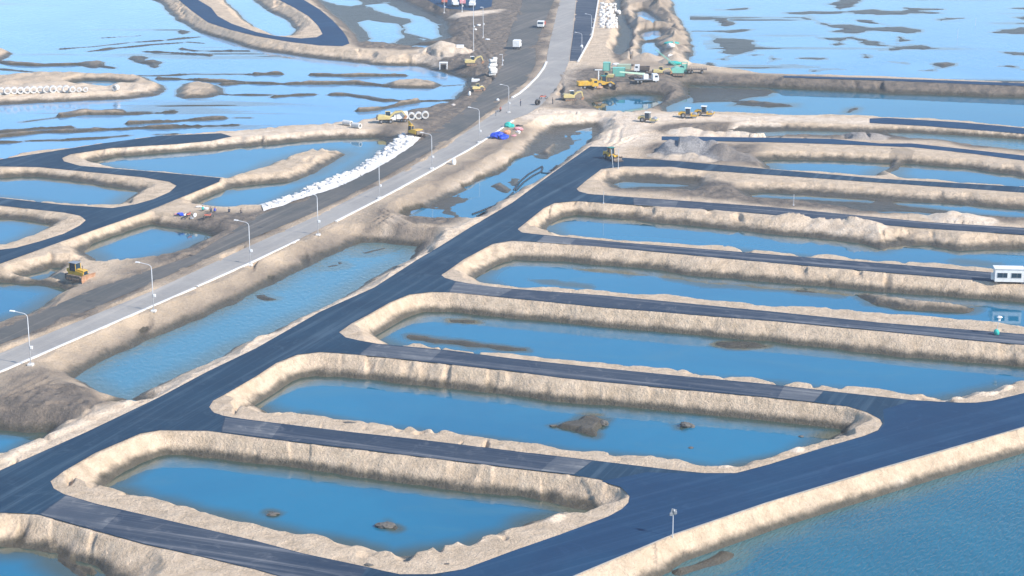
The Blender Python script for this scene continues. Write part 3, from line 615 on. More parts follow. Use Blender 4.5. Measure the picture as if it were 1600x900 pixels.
# islands and bunds
for lvl, slope, tr in ISL:
    w, s = sdf([G(x, y, 0) for x, y in tr], lvl / slope + 4)
    if w is None: continue
    s = s + rag[w] * (1.7 if lvl < .55 and tr[0][1] < 130 else 1.0 if lvl < .95 else .5)
    prof = np.minimum(s * slope * gul[w], lvl * (0.75 + 0.45 * np.abs(W2[w])))
    prof = np.where(s < 0, s * (1.3 if tr[0][1] > 380 else 0.7), prof)
    Hg[w] = np.maximum(Hg[w], prof)
    z0 = 0.75 if lvl < 0.6 else 0.45 if lvl < 1.25 else 0.12
    zone[w + (0,)] = np.where(s > -1.5, z0, zone[w + (0,)])
for wd, hh, tr in RIDGE:
    w, d = dist_to([G(x, y, 0) for x, y in tr], False, wd + 4, WX, WY, 2)
    if w is None: continue
    ww = wd * (0.95 + 0.75 * vnoise(GX[w], GY[w], 9, 71)) - 0.25
    prof = hh * np.clip((ww + 0.6 - d) / 1.1, -6, 1) * (0.85 + 0.4 * vnoise(GX[w], GY[w], 4, 72))
    prof = np.where(d < wd + 3.5, prof, -5)
    Hg[w] = np.maximum(Hg[w], prof)
    zone[w + (0,)] = np.where(d < wd + 2, 0.36 if tr[0][1] < 850 else 0.1, zone[w + (0,)])
# thin broken streaks of mud just breaking the surface of the lagoons
for nm, th, sx in (('lagR', .50, .40), ('lagL', 1.25, .35)):
    w, s = sdf(PONDW[nm], 12)
    q_ = fbm(GX[w] * sx * .35, GY[w] * 1.0, 16, 5, 101 if nm == 'lagR' else 131, .62)
    prof = (q_ - th) * 1.1
    m_ = (s > 4) & (prof > -.5)
    Hg[w] = np.where(m_, np.maximum(Hg[w], np.minimum(prof, .35)), Hg[w]); zone[w + (0,)] = np.where(m_ & (prof > -.1), .8, zone[w + (0,)])
# islpool again on top of its island
w, s = sdf(PONDW['islpool'], 6); Hg[w] = np.minimum(Hg[w], np.maximum(-s * 0.5, -1.2))

# carriageways: the ground is cut 12 cm below the surfacing, the shoulder stands a little proud
lip = (H + 0.11 + 0.07 * W1 + 0.06 * vnoise(GX, GY, 1.6, 81)).astype(np.float32)
t_ = np.clip((0.55 - DR) / 1.3, 0, 1)
Hg = np.where(DR > -4, np.maximum(Hg, H - 0.15 - 1.1 * np.maximum(-DR - 0.3, 0)), Hg)
Hg = np.where(DR > 0.55, H - 0.12, np.where(DR > -0.75, (H - 0.12) * (1 - t_) + np.minimum(Hg, lip) * t_, Hg)).astype(np.float32)

def ground_z(x, y):
    i = min(max(np.searchsorted(yv, y) - 1, 0), len(yv) - 2); j = min(max(np.searchsorted(u, x / y) - 1, 0), len(u) - 2)
    fy = (y - yv[i]) / (yv[i + 1] - yv[i]); fx = (x / y - u[j]) / (u[j + 1] - u[j])
    return float((Hg[i, j] * (1 - fx) + Hg[i, j + 1] * fx) * (1 - fy) + (Hg[i + 1, j] * (1 - fx) + Hg[i + 1, j + 1] * fx) * fy)
def on_road(x, y):
    i = min(np.searchsorted(yv, y), len(yv) - 1); j = min(np.searchsorted(u, x / y), len(u) - 1)
    return DR[i, j] > 0
def spot(px, py):
    """the point of the finished ground surveyed at picture coordinates"""
    z = H
    for _ in range(6):
        x, y = G(px, py, z); zz = H + 0.02 if on_road(x, y) else max(ground_z(x, y), 0.0)
        z += (zz - z) * 0.7
    x, y = G(px, py, z)
    return Vector((x, y, H + 0.02 if on_road(x, y) else max(ground_z(x, y), 0.0)))

nr, nc = GX.shape
idx = np.arange(nr * nc).reshape(nr, nc)
q = np.stack([idx[:-1, :-1], idx[:-1, 1:], idx[1:, 1:], idx[1:, :-1]], -1).reshape(-1, 4)
hf = Hg.reshape(-1); keep = (hf[q].max(1) > -1.0)
q = q[keep]
used = np.zeros(nr * nc, bool); used[q.ravel()] = True
remap = np.cumsum(used) - 1
co = np.stack([GX.ravel(), GY.ravel(), hf], -1)[used].astype(np.float32)
q = remap[q].astype(np.int32)
me = bpy.data.meshes.new('ground')
me.vertices.add(len(co)); me.vertices.foreach_set('co', co.ravel())
me.loops.add(len(q) * 4); me.loops.foreach_set('vertex_index', q.ravel())
me.polygons.add(len(q)); me.polygons.foreach_set('loop_start', np.arange(0, len(q) * 4, 4, dtype=np.int32))
me.polygons.foreach_set('use_smooth', np.ones(len(q), bool))
ca = me.color_attributes.new('zones', 'FLOAT_COLOR', 'POINT')
ca.data.foreach_set('color', zone.reshape(-1, 4)[used].ravel())
me.update(); me.validate()
me.materials.append(M['ground'])
go = bpy.data.objects.new('ground', me); COL.objects.link(go); go['kind'] = 'structure'
print('ground tris', len(q) * 2)

# ------------------------------------------------------------------ sheets: water, roads
def sheet(name, outer, z, mat, holes=(), thick=0.0, kind='structure'):
    loops = [[Vector((p[0], p[1], 0)) for p in outer]] + [[Vector((p[0], p[1], 0)) for p in h] for h in holes]
    tris = geometry.tessellate_polygon(loops)
    vs = [v for l in loops for v in l]
    m = bpy.data.meshes.new(name)
    fs = []
    for t in tris:
        a, b, c = (vs[i] for i in t)
        fs.append(t if (b - a).cross(c - a).z > 0 else (t[0], t[2], t[1]))
    V = [(v.x, v.y, z) for v in vs]
    if thick:
        base = 0; n = len(V)
        V += [(v.x, v.y, z - thick) for v in vs]
        for l in loops:
            k = len(l)
            for i in range(k): fs.append((base + i, base + (i + 1) % k, base + (i + 1) % k + n, base + i + n))
            base += k
    m.from_pydata(V, [], fs); m.update()
    if thick:
        bmm = bmesh.new(); bmm.from_mesh(m); bmesh.ops.recalc_face_normals(bmm, faces=bmm.faces[:]); bmm.to_mesh(m); bmm.free()
    m.materials.append(mat)
    o = bpy.data.objects.new(name, m); COL.objects.link(o)
    if kind: o['kind'] = kind
    return o

def smooth_loop(pts, it=1):
    for _ in range(it):
        o = []
        n = len(pts)
        for i in range(n):
            a = pts[i]; b = pts[(i + 1) % n]
            if math.hypot(a[0] - b[0], a[1] - b[1]) > 60: o += [a, b]; continue
            o += [(a[0] * .75 + b[0] * .25, a[1] * .75 + b[1] * .25), (a[0] * .25 + b[0] * .75, a[1] * .25 + b[1] * .75)]
        pts = o
    return pts

wm = bpy.data.meshes.new('water'); wm.from_pydata([(-9000, -3000, 0), (9000, -3000, 0), (9000, 6400, 0), (-9000, 6400, 0)], [], [(0, 1, 2, 3)])
wm.materials.append(M['lagoon']); wo_ = bpy.data.objects.new('water', wm); COL.objects.link(wo_); wo_['kind'] = 'structure'
def grow(poly, d):
    n = len(poly); A = sum(poly[i][0] * poly[(i + 1) % n][1] - poly[(i + 1) % n][0] * poly[i][1] for i in range(n)); s = 1 if A > 0 else -1
    P = np.array(poly); lo = P.min(0) - d; hi = P.max(0) + d
    return [(lo[0], lo[1]), (hi[0], lo[1]), (hi[0], hi[1]), (lo[0], hi[1])]
lv = 0.015
def water_grid(name, w, keepmask, z, mat, rng, L0, step=3):
    """a water sheet over part of the survey grid that knows how shallow it is"""
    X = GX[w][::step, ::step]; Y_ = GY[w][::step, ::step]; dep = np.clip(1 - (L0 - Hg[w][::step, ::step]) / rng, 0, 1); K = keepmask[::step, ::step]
    a_, b_ = X.shape
    if a_ < 2 or b_ < 2: return
    ix = np.arange(a_ * b_).reshape(a_, b_)
    q = np.stack([ix[:-1, :-1], ix[:-1, 1:], ix[1:, 1:], ix[1:, :-1]], -1).reshape(-1, 4)
    q = q[K.ravel()[q].any(1)]
    us = np.zeros(a_ * b_, bool); us[q.ravel()] = True; rm = np.cumsum(us) - 1; q = rm[q].astype(np.int32)
    c3 = np.stack([X.ravel(), Y_.ravel(), np.full(a_ * b_, z)], -1)[us].astype(np.float32)
    me = bpy.data.meshes.new(name); me.vertices.add(len(c3)); me.vertices.foreach_set('co', c3.ravel())
    me.loops.add(len(q) * 4); me.loops.foreach_set('vertex_index', q.ravel())
    me.polygons.add(len(q)); me.polygons.foreach_set('loop_start', np.arange(0, len(q) * 4, 4, dtype=np.int32))
    at = me.attributes.new('shoal_reflection', 'FLOAT', 'POINT'); at.data.foreach_set('value', dep.ravel()[us].astype(np.float32))
    me.update(); me.materials.append(mat)
    o = bpy.data.objects.new(name, me); COL.objects.link(o); o['kind'] = 'structure'
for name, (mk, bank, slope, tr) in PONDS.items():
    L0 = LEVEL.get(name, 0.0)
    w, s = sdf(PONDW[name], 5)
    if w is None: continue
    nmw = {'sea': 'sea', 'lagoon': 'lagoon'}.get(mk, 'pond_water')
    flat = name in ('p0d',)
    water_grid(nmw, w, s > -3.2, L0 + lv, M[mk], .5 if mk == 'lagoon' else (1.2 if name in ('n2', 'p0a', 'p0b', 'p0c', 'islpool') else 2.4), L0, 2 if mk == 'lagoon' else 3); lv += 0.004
m2 = [G(x, y, 0) for x, y in [(630,344),(700,300),(760,275),(800,255),(850,215),(925,200),(925,225),(880,262),(840,290),(800,313),(760,337),(722,358),(690,356),(640,350)]]
sheet('pond_water', m2, lv, M['pond'])

asph = sheet('road', ROADPOLYS[0], H, M['asphalt'], ROADHOLES[0])
# the east arm runs on another heading, so it carries its own streaks
sheet('road', ROADPOLYS[1], H, M['asphalt'], ROADHOLES[1])
east = [(940,752),(970,761),(984,775),(982,785),(972,795),(950,807),(875,835),(800,861),(725,889),(690,898),(660,960),(640,1000),(892,901),(1050,836),(1200,785),(1375,732),(1570,676),(2090,527),(2090,476),(1900,526),(1760,567),(1600,615),(1550,627),(1525,630),(1500,630),(1425,626),(1380,640),(1382,662),(1374,673),(1350,682),(1287,700),(1200,727),(1150,740),(1100,740),(1010,738)]
sheet('road', [G(x, y, H + .012) for x, y in east], H + .012, M['asphalt_r'])
for k, (a, b) in ST.items():
    sheet('street', [G(x, y, H + .024) for x, y in a + b], H + .024, M['street'])
for tr in [[(712,440.5),(770,448),(800,452.5),(780,463),(735,459.5),(702,456.5)],[(582,537.5),(640,543),(690,547.5),(672,564),(620,560),(562,554.5)],
           [(352,652.5),(400,658.5),(440,663),(425,684),(385,679),(347,674.5)],[(870,713),(925,720.5),(897,740.5),(845,735)],[(1225,604),(1286,611.5),(1271,627.5),(1215,621.5)],
           [(104,774),(150,788.5),(190,798),(160,827),(120,820),(64,803.5)],[(850,368.5),(900,373.5),(890,382),(840,378)],[(990,308.5),(1060,314),(1055,324),(990,319.5)]]:
    sheet('street', [G(x, y, H + .036) for x, y in tr], H + .036, M['street_pale'])
for k, tr in ROAD_FAR.items():
    sheet('road', [G(x, y, H + .01) for x, y in tr], H + .01, M['asphalt_r'])
sheet('road', [G(x, y, H + .01) for x, y in CAUSE], H + .01, M['asphalt_r'])
sheet('paved_yard', [G(x, y, H + .01) for x, y in PAD], H + .01, M['asphalt_r'])
sheet('highway', [G(x, y, H + .01) for x, y in HWY], H + .01, M['concrete_road'])
sheet('highway', [G(x, y, H + .014) for x, y in HWY_B], H + .014, M['street'])
sheet('haul_road', [G(x, y, H + .005) for x, y in TRACK], H + .005, M['gravel_road'])

def strip(name, pts, w, z0, z1, mat, kind='structure', zf=None):
    P = [Vector(p) for p in pts]; n = len(P); L = []; Rr = []
    for i in range(n):
        t = (P[min(i + 1, n - 1)] - P[max(i - 1, 0)]).normalized(); nn = Vector((-t.y, t.x)) * w / 2
        L.append(P[i] + nn); Rr.append(P[i] - nn)
    V = []
    for a, b in zip(L, Rr): V += [(a.x, a.y, z0), (a.x, a.y, z1), (b.x, b.y, z1), (b.x, b.y, z0)]
    F = []
    for i in range(n - 1):
        for k in range(3): F.append((i * 4 + k, i * 4 + k + 1, i * 4 + 5 + k, i * 4 + 4 + k))
    F += [(0, 3, 2, 1), (4 * n - 4, 4 * n - 3, 4 * n - 2, 4 * n - 1)]
    m = bpy.data.meshes.new(name); m.from_pydata(V, [], F); m.materials.append(mat)
    b_ = bmesh.new(); b_.from_mesh(m); bmesh.ops.recalc_face_normals(b_, faces=b_.faces[:]); b_.to_mesh(m); b_.free()
    o = bpy.data.objects.new(name, m); COL.objects.link(o)
    if kind: o['kind'] = kind
    return o
strip('kerb', [G(x, y, H) for x, y in [(-300,717),(0,582),(150,517),(270,465),(305,450)]], .55, H - .1, H + .16, M['kerb'])
strip('kerb', [G(x, y, H) for x, y in [(308,448),(400,407),(467,375)]], .45, H - .1, H + .15, M['kerb'])
strip('kerb', [G(x, y, H) for x, y in [(525,346),(590,313),(675,267),(745,227),(775,207),(802,188)]], .5, H - .1, H + .16, M['kerb'])
strip('kerb', [G(x, y, H) for x, y in [(854,97),(850,106),(840,120),(825,135),(812,146),(800,153)]], .6, H - .1, H + .25, M['kerb'])
strip('kerb', [G(x, y, H) for x, y in [(940,-40),(935,0),(931,25),(925,57),(915,75),(903,97)]], .5, H - .1, H + .3, M['kerb'])
strip('kerb', [G(x, y, H) for x, y in [(895,901),(1050,836),(1200,785),(1375,732),(1570,676),(1800,609)]], .16, H - .1, H + .06, M['concrete_road'])


# ------------------------------------------------------------------ object kit
Y = mat_plain('yellow_machine_paint', (0.72, 0.42, 0.03), 0.45, var=0.2, dirt=(0.35, 0.25, 0.13), dirt_amt=0.5)
PY = mat_plain('faded_yellow_paint', (0.62, 0.50, 0.20), 0.5, var=0.2, dirt=(0.4, 0.33, 0.22), dirt_amt=0.5)
WH = mat_plain('white_paint', (0.80, 0.80, 0.78), 0.45, var=0.08, dirt=(0.5, 0.45, 0.38), dirt_amt=0.3)
GRN = mat_plain('mint_green_paint', (0.20, 0.55, 0.44), 0.5, var=0.15, dirt=(0.3, 0.35, 0.28), dirt_amt=0.4)
OLV = mat_plain('faded_olive_paint', (0.42, 0.50, 0.36), 0.7, var=0.25, dirt=(0.35, 0.3, 0.24))
PGR = mat_plain('pale_green_paint', (0.55, 0.72, 0.52), 0.5, var=0.15)
DGR = mat_plain('dark_green_steel', (0.03, 0.22, 0.19), 0.6, var=0.3, dirt=(0.2, 0.18, 0.14))
BLK = mat_plain('black_rubber', (0.025, 0.025, 0.028), 0.85, dirt=(0.16, 0.13, 0.10), dirt_amt=0.6)
STL = mat_plain('muddy_steel', (0.16, 0.13, 0.11), 0.6, 0.3, dirt=(0.28, 0.21, 0.15), dirt_amt=0.7)
RST = mat_plain('rusty_blade_steel', (0.42, 0.22, 0.12), 0.65, 0.1, var=0.3, dirt=(0.5, 0.36, 0.26), dirt_amt=0.6)
GLS = mat_plain('dark_cab_glass', (0.02, 0.045, 0.07), 0.12, var=0.1)
GRY = mat_plain('grey_steel', (0.35, 0.36, 0.37), 0.5, 0.4)
GALV = mat_plain('galvanised_pole', (0.60, 0.61, 0.62), 0.45, 0.1, var=0.1)
CON = mat_plain('cast_concrete_pipe', (0.66, 0.64, 0.60), 0.85, var=0.15, dirt=(0.42, 0.38, 0.33), dirt_amt=0.4)
RED = mat_plain('faded_red_paint', (0.55, 0.15, 0.10), 0.5, var=0.2, dirt=(0.4, 0.3, 0.25))
ORG = mat_plain('orange_cloth', (0.85, 0.38, 0.20), 0.8, var=0.3)
PNK = mat_plain('pink_cloth', (0.75, 0.32, 0.34), 0.8, var=0.3)
BLU = mat_plain('blue_tarpaulin', (0.02, 0.07, 0.55), 0.5, var=0.4, scale=2)
TEA = mat_plain('teal_cloth', (0.02, 0.42, 0.36), 0.7, var=0.3)
BAG = mat_plain('white_woven_sack', (0.74, 0.71, 0.66), 0.85, var=0.2, scale=2.0, dirt=(0.5, 0.43, 0.35), dirt_amt=0.5)
STN = mat_plain('blotched_stone', (0.50, 0.45, 0.40), 0.9, var=0.3)
CLOD = mat_plain('damp_mud_clod', (0.12, 0.11, 0.095), 0.8, var=0.4)
SKN = mat_plain('skin', (0.40, 0.25, 0.17), 0.6)
DKC = mat_plain('dark_work_clothes', (0.05, 0.06, 0.09), 0.85, var=0.3)
HOSE = mat_plain('black_hose_plastic', (0.015, 0.02, 0.03), 0.4, var=0.2)
PLST = mat_plain('grey_plastic_sheet', (0.75, 0.76, 0.78), 0.35, var=0.15)

class MB:
    def __init__(s): s.b = bmesh.new()
    def box(s, c, d, rot=(0, 0, 0), taper=None):
        r = bmesh.ops.create_cube(s.b, size=1.0); vs = r['verts']
        for v in vs:
            v.co = Vector((v.co.x * d[0], v.co.y * d[1], v.co.z * d[2]))
            if taper and v.co.z > 0: v.co.x *= taper[0]; v.co.y *= taper[1]
        m = Matrix.Translation(c) @ Matrix.Rotation(rot[2], 4, 'Z') @ Matrix.Rotation(rot[1], 4, 'Y') @ Matrix.Rotation(rot[0], 4, 'X')
        bmesh.ops.transform(s.b, matrix=m, verts=vs); return s
    def cyl(s, a, b, r0, r1=None, n=12, cap=True):
        a = Vector(a); b = Vector(b); r1 = r0 if r1 is None else r1; d = b - a
        r = bmesh.ops.create_cone(s.b, cap_ends=cap, segments=n, radius1=r0, radius2=r1, depth=d.length)
        m = Matrix.Translation((a + b) / 2) @ d.to_track_quat('Z', 'Y').to_matrix().to_4x4()
        bmesh.ops.transform(s.b, matrix=m, verts=r['verts']); return s
    def prism(s, prof, y0, y1):
        """profile in x,z extruded along y"""
        n = len(prof); A = [s.b.verts.new((x, y0, z)) for x, z in prof]; B = [s.b.verts.new((x, y1, z)) for x, z in prof]
        s.b.faces.new(A); s.b.faces.new(B[::-1])
        for i in range(n): s.b.faces.new((A[i], B[i], B[(i + 1) % n], A[(i + 1) % n]))
        return s
    def ring(s, a, b, ro, ri, n=20):
        a = Vector(a); b = Vector(b); q = (b - a).to_track_quat('Z', 'Y'); L = []
        for k in range(n):
            t = 2 * math.pi * k / n; e = q @ Vector((math.cos(t), math.sin(t), 0))
            L.append([s.b.verts.new(a + e * ro), s.b.verts.new(b + e * ro), s.b.verts.new(b + e * ri), s.b.verts.new(a + e * ri)])
        for k in range(n):
            p, q2 = L[k], L[(k + 1) % n]
            for j in range(4): s.b.faces.new((p[j], q2[j], q2[(j + 1) % 4], p[(j + 1) % 4]))
        return s
    def tube(s, pts, r, n=6):
        for i in range(len(pts) - 1): s.cyl(pts[i], pts[i + 1], r if not isinstance(r, list) else r[i], r if not isinstance(r, list) else r[i + 1], n)
        return s
    def blob(s, c, d, seed, rough=0.25, sub=2):
        r = bmesh.ops.create_icosphere(s.b, subdivisions=sub, radius=1.0); rn = random.Random(seed)
        off = [Vector((rn.uniform(-1, 1), rn.uniform(-1, 1), rn.uniform(-1, 1))).normalized() for _ in range(7)]
        am = [rn.uniform(-rough, rough) for _ in off]
        for v in r['verts']:
            k = 1 + sum(a * max(0, v.co.normalized().dot(o)) ** 2 for a, o in zip(am, off)) + rn.uniform(-.25, .25) * rough
            v.co = Vector((v.co.x * d[0] * k + c[0], v.co.y * d[1] * k + c[1], v.co.z * d[2] * k + c[2]))
        return s
    def mesh(s, name, mat, bevel=0, smooth=False):
        if bevel:
            bmesh.ops.bevel(s.b, geom=[e for e in s.b.edges if len(e.link_faces) == 2 and e.calc_face_angle() > 0.6], offset=bevel, segments=1, affect='EDGES')
        bmesh.ops.recalc_face_normals(s.b, faces=s.b.faces[:])
        me = bpy.data.meshes.new(name)
        if smooth:
            for f in s.b.faces: f.smooth = True
        s.b.to_mesh(me); s.b.free(); me.materials.append(mat); return me
    def build(s, name, mat, parent=None, bevel=0, smooth=False):
        o = bpy.data.objects.new(name, s.mesh(name, mat, bevel, smooth)); COL.objects.link(o)
        if parent: o.parent = parent
        return o

def empty(name, label, cat, group=None):
    o = bpy.data.objects.new(name, None); COL.objects.link(o); o.empty_display_size = .5
    return tag(o, label, cat, group)
def copy_tree(o, parent=None):
    c = o.copy(); COL.objects.link(c)
    if parent: c.parent = parent
    for ch in o.children: copy_tree(ch, c)
    return c
def put(o, px, py, rz=0.0, dz=0.0, s=1.0):
    p = spot(px, py); o.location = p + Vector((0, 0, dz)); o.rotation_euler = (0, 0, R(rz)); o.scale = (s, s, s); return o

def wheel(parent, x, y, r, w, name='wheel'):
    wh = MB().cyl((x, y - w / 2, r), (x, y + w / 2, r), r, n=16).build(name, BLK, parent, bevel=r * .12)
    MB().cyl((x, y - w / 2 - .03, r), (x, y + w / 2 + .03, r), r * .5, n=12).build('rim', GRY, wh)
    return wh
def crawler(parent, y, L, h, w):
    prof = []
    for k in range(7):
        t = math.pi / 2 + math.pi * k / 6; prof.append((-L / 2 + h / 2 + h / 2 * math.cos(t), h / 2 + h / 2 * math.sin(t)))
    for k in range(7):
        t = -math.pi / 2 + math.pi * k / 6; prof.append((L / 2 - h / 2 + h / 2 * math.cos(t), h / 2 + h / 2 * math.sin(t)))
    tr = MB().prism(prof, y - w / 2, y + w / 2).build('crawler_track', STL, parent)
    n = int(L / .35); m = MB()
    for k in range(n):
        m.box((-L / 2 + h / 2 + (L - h) * k / (n - 1), y, h + .02), (.10, w + .04, .07)); m.box((-L / 2 + h / 2 + (L - h) * k / (n - 1), y, .0), (.10, w + .04, .05))
    m.build('track_shoes', STL, tr)['kind'] = 'stuff'
    m = MB(); 
    for k in range(5): m.cyl((-L / 2 + h * .6 + (L - 1.2 * h) * k / 4, y - w / 2 - .04, h * .38), (-L / 2 + h * .6 + (L - 1.2 * h) * k / 4, y + w / 2 + .04, h * .38), h * .24, n=10)
    m.build('rollers', RST, tr)['kind'] = 'stuff'
    return tr

def bulldozer(label):
    t = empty('bulldozer', label, 'bulldozer')
    for s in (-1, 1): crawler(t, s * 1.15, 4.3, 1.15, .6)
    MB().prism([(-1.9, .8), (2.1, .8), (2.15, 1.75), (.3, 2.05), (.3, 1.75), (-1.9, 1.75)], -.75, .75).build('body', Y, t, bevel=.05)
    h = MB().prism([(.3, 1.7), (2.2, 1.7), (2.2, 2.15), (.3, 2.35)], -.62, .62).build('hood', Y, t, bevel=.05)
    MB().box((2.22, 0, 1.7), (.04, 1.0, .7)).build('grille', GLS, h)
    MB().cyl((1.2, .25, 2.2), (1.2, .25, 3.0), .07, n=8).build('exhaust_pipe', STL, t)
    c = MB().box((-.65, 0, 2.65), (1.7, 1.5, 1.55), taper=(.92, .92)).build('cab', GLS, t, bevel=.04)
    for sx in (-1, 1):
        for sy in (-1, 1): MB().cyl((-.65 + sx * .86, sy * .76, 1.85), (-.65 + sx * .78, sy * .70, 3.42), .06, n=6).build('cab_post', Y, c)
    MB().box((-.65, 0, 3.48), (1.95, 1.7, .12)).build('roof', GRY, c, bevel=.03)
    MB().box((-1.9, 0, 1.9), (.8, 1.5, .7)).build('fuel_tank', Y, t, bevel=.08)
    prof = []
    for k in range(7):
        a = -0.55 + 1.1 * k / 6; prof.append((2.75 + .45 * (1 - math.cos(a)) * 2.2, .75 + .75 * math.sin(a) / math.sin(.55)))
    prof2 = [(x + .1, z) for x, z in prof][::-1]
    MB().prism(prof + prof2, -1.95, 1.95).build('blade', RST, t)
    for s in (-1, 1): MB().cyl((-.2, s * 1.55, .6), (2.8, s * 1.55, .45), .11, n=8).build('push_arm', STL, t)
    for s in (-1, 1): MB().cyl((1.7, s * .6, 1.8), (2.8, s * .6, 1.0), .07, n=8).build('lift_ram', GRY, t)
    MB().box((-2.6, 0, .9), (.5, 1.4, .3)).box((-2.9, .4, .5), (.15, .15, 1.1)).box((-2.9, -.4, .5), (.15, .15, 1.1)).build('ripper', STL, t)
    return t

def roller(label, group, body=Y, cabm=GLS):
    t = empty('road_roller', label, 'road roller', group)
    d = MB().cyl((1.7, -1.05, .78), (1.7, 1.05, .78), .78, n=20).build('drum', GRY, t, bevel=.03)
    m = MB()
    for s in (-1, 1): m.box((1.45, s * 1.18, .85), (1.7, .14, .5))
    m.box((.75, 0, .95), (.25, 2.4, .55)); m.box((2.65, 0, .95), (.16, 2.4, .35)); m.build('drum_frame', body, t, bevel=.03)
    for s in (-1, 1): wheel(t, -1.5, s * .85, .75, .5)
    MB().prism([(-2.9, .8), (-.9, .8), (-.9, 1.75), (-2.2, 1.8), (-2.9, 1.45)], -.8, .8).build('engine_cover', body, t, bevel=.08)
    c = MB().box((-.25, 0, 1.95), (1.35, 1.4, 1.5), taper=(.92, .92)).build('cab', cabm, t, bevel=.04)
    for sx in (-1, 1):
        for sy in (-1, 1): MB().cyl((-.25 + sx * .66, sy * .70, 1.2), (-.25 + sx * .62, sy * .65, 2.7), .05, n=6).build('cab_post', GRY, c)
    MB().box((-.25, 0, 2.78), (1.7, 1.7, .12)).build('roof', WH, c, bevel=.03)
    MB().box((-.25, 0, .95), (1.4, 1.5, .5)).build('step_deck', STL, t)
    return t

def excavator(label, cat='excavator', body=Y, reach=(3.4, 2.6), wheels=False, boom_up=.9, stick_dn=-1.0, roof=None, name='excavator', turn=0):
    t = empty(name, label, cat)
    if wheels:
        for x in (-1.3, 1.3):
            for s in (-1, 1): wheel(t, x, s * 1.05, .55, .4)
        MB().box((0, 0, .85), (3.6, 1.3, .4)).build('chassis', STL, t, bevel=.04); base = 1.1
    else:
        for s in (-1, 1): crawler(t, s * 1.1, 3.9, .85, .55)
        MB().box((0, 0, .65), (1.8, 1.7, .5)).build('undercarriage', STL, t); base = .95
    rot = Matrix.Rotation(turn, 4, 'Z')
    def b(m, nm, mat, par, bev=.05):
        bmesh.ops.transform(m.b, matrix=rot, verts=m.b.verts[:]); return m.build(nm, mat, par, bevel=bev)
    h = b(MB().prism([(-2.2, base), (1.2, base), (1.2, base + .75), (-.4, base + 1.15), (-2.1, base + 1.15), (-2.45, base + .7)], -1.25, 1.25), 'house', body, t, .07)
    b(MB().prism([(-2.75, base), (-2.1, base), (-2.1, base + 1.0), (-2.6, base + 1.0)], -1.2, 1.2), 'counterweight', STL if body is not WH else body, t)
    c = b(MB().box((.6, .75, base + 1.15), (1.5, .95, 1.6), taper=(.88, .95)), 'cab', GLS, t)
    b(MB().box((.55, .75, base + 2.0), (1.45, 1.0, .1)), 'roof', roof or body, c, .02)
    for sx in (-.72, .72):
        for sy in (-.45, .45): b(MB().cyl((.6 + sx, .75 + sy, base + .35), (.6 + sx * .9, .75 + sy * .95, base + 1.95), .05, n=6), 'cab_post', body, c, 0)
    p0 = Vector((1.0, -.15, base + .5)); p1 = p0 + Vector((math.cos(boom_up), 0, math.sin(boom_up))) * reach[0] * .55
    p2 = p1 + Vector((math.cos(boom_up - .6), 0, math.sin(boom_up - .6))) * reach[0] * .6
    p3 = p2 + Vector((math.cos(stick_dn), 0, math.sin(stick_dn))) * reach[1]
    def beam(a, c_, w0, w1, th):
        m = MB(); d = c_ - a; nn = Vector((-d.z, 0, d.x)).normalized()
        q = [a + nn * w0, c_ + nn * w1, c_ - nn * w1, a - nn * w0]
        m.prism([(v.x, v.z) for v in q], a.y - th / 2, a.y + th / 2); return m
    bo = b(beam(p0, p1, .22, .32, .38), 'boom', body, t, .02)
    b(beam(p1, p2, .32, .18, .36), 'boom_tip', body, bo, .02)
    b(MB().cyl(p0 + Vector((.5, .3, -.1)), p1 + Vector((0, .3, -.15)), .09, n=8), 'ram', GRY, bo, 0)
    st = b(beam(p2, p3, .22, .14, .3), 'stick', body, t, .02)
    b(MB().cyl(p1 + Vector((0, 0, .42)), p2 + Vector((-.1, 0, .35)), .08, n=8), 'ram', GRY, st, 0)
    b(MB().prism([(p3.x - .1, p3.z + .15), (p3.x + .35, p3.z - .1), (p3.x + .25, p3.z - .7), (p3.x - .35, p3.z - .95), (p3.x - .75, p3.z - .7), (p3.x - .5, p3.z - .35)], -.65, .35), 'bucket', RST, t, .03)
    return t

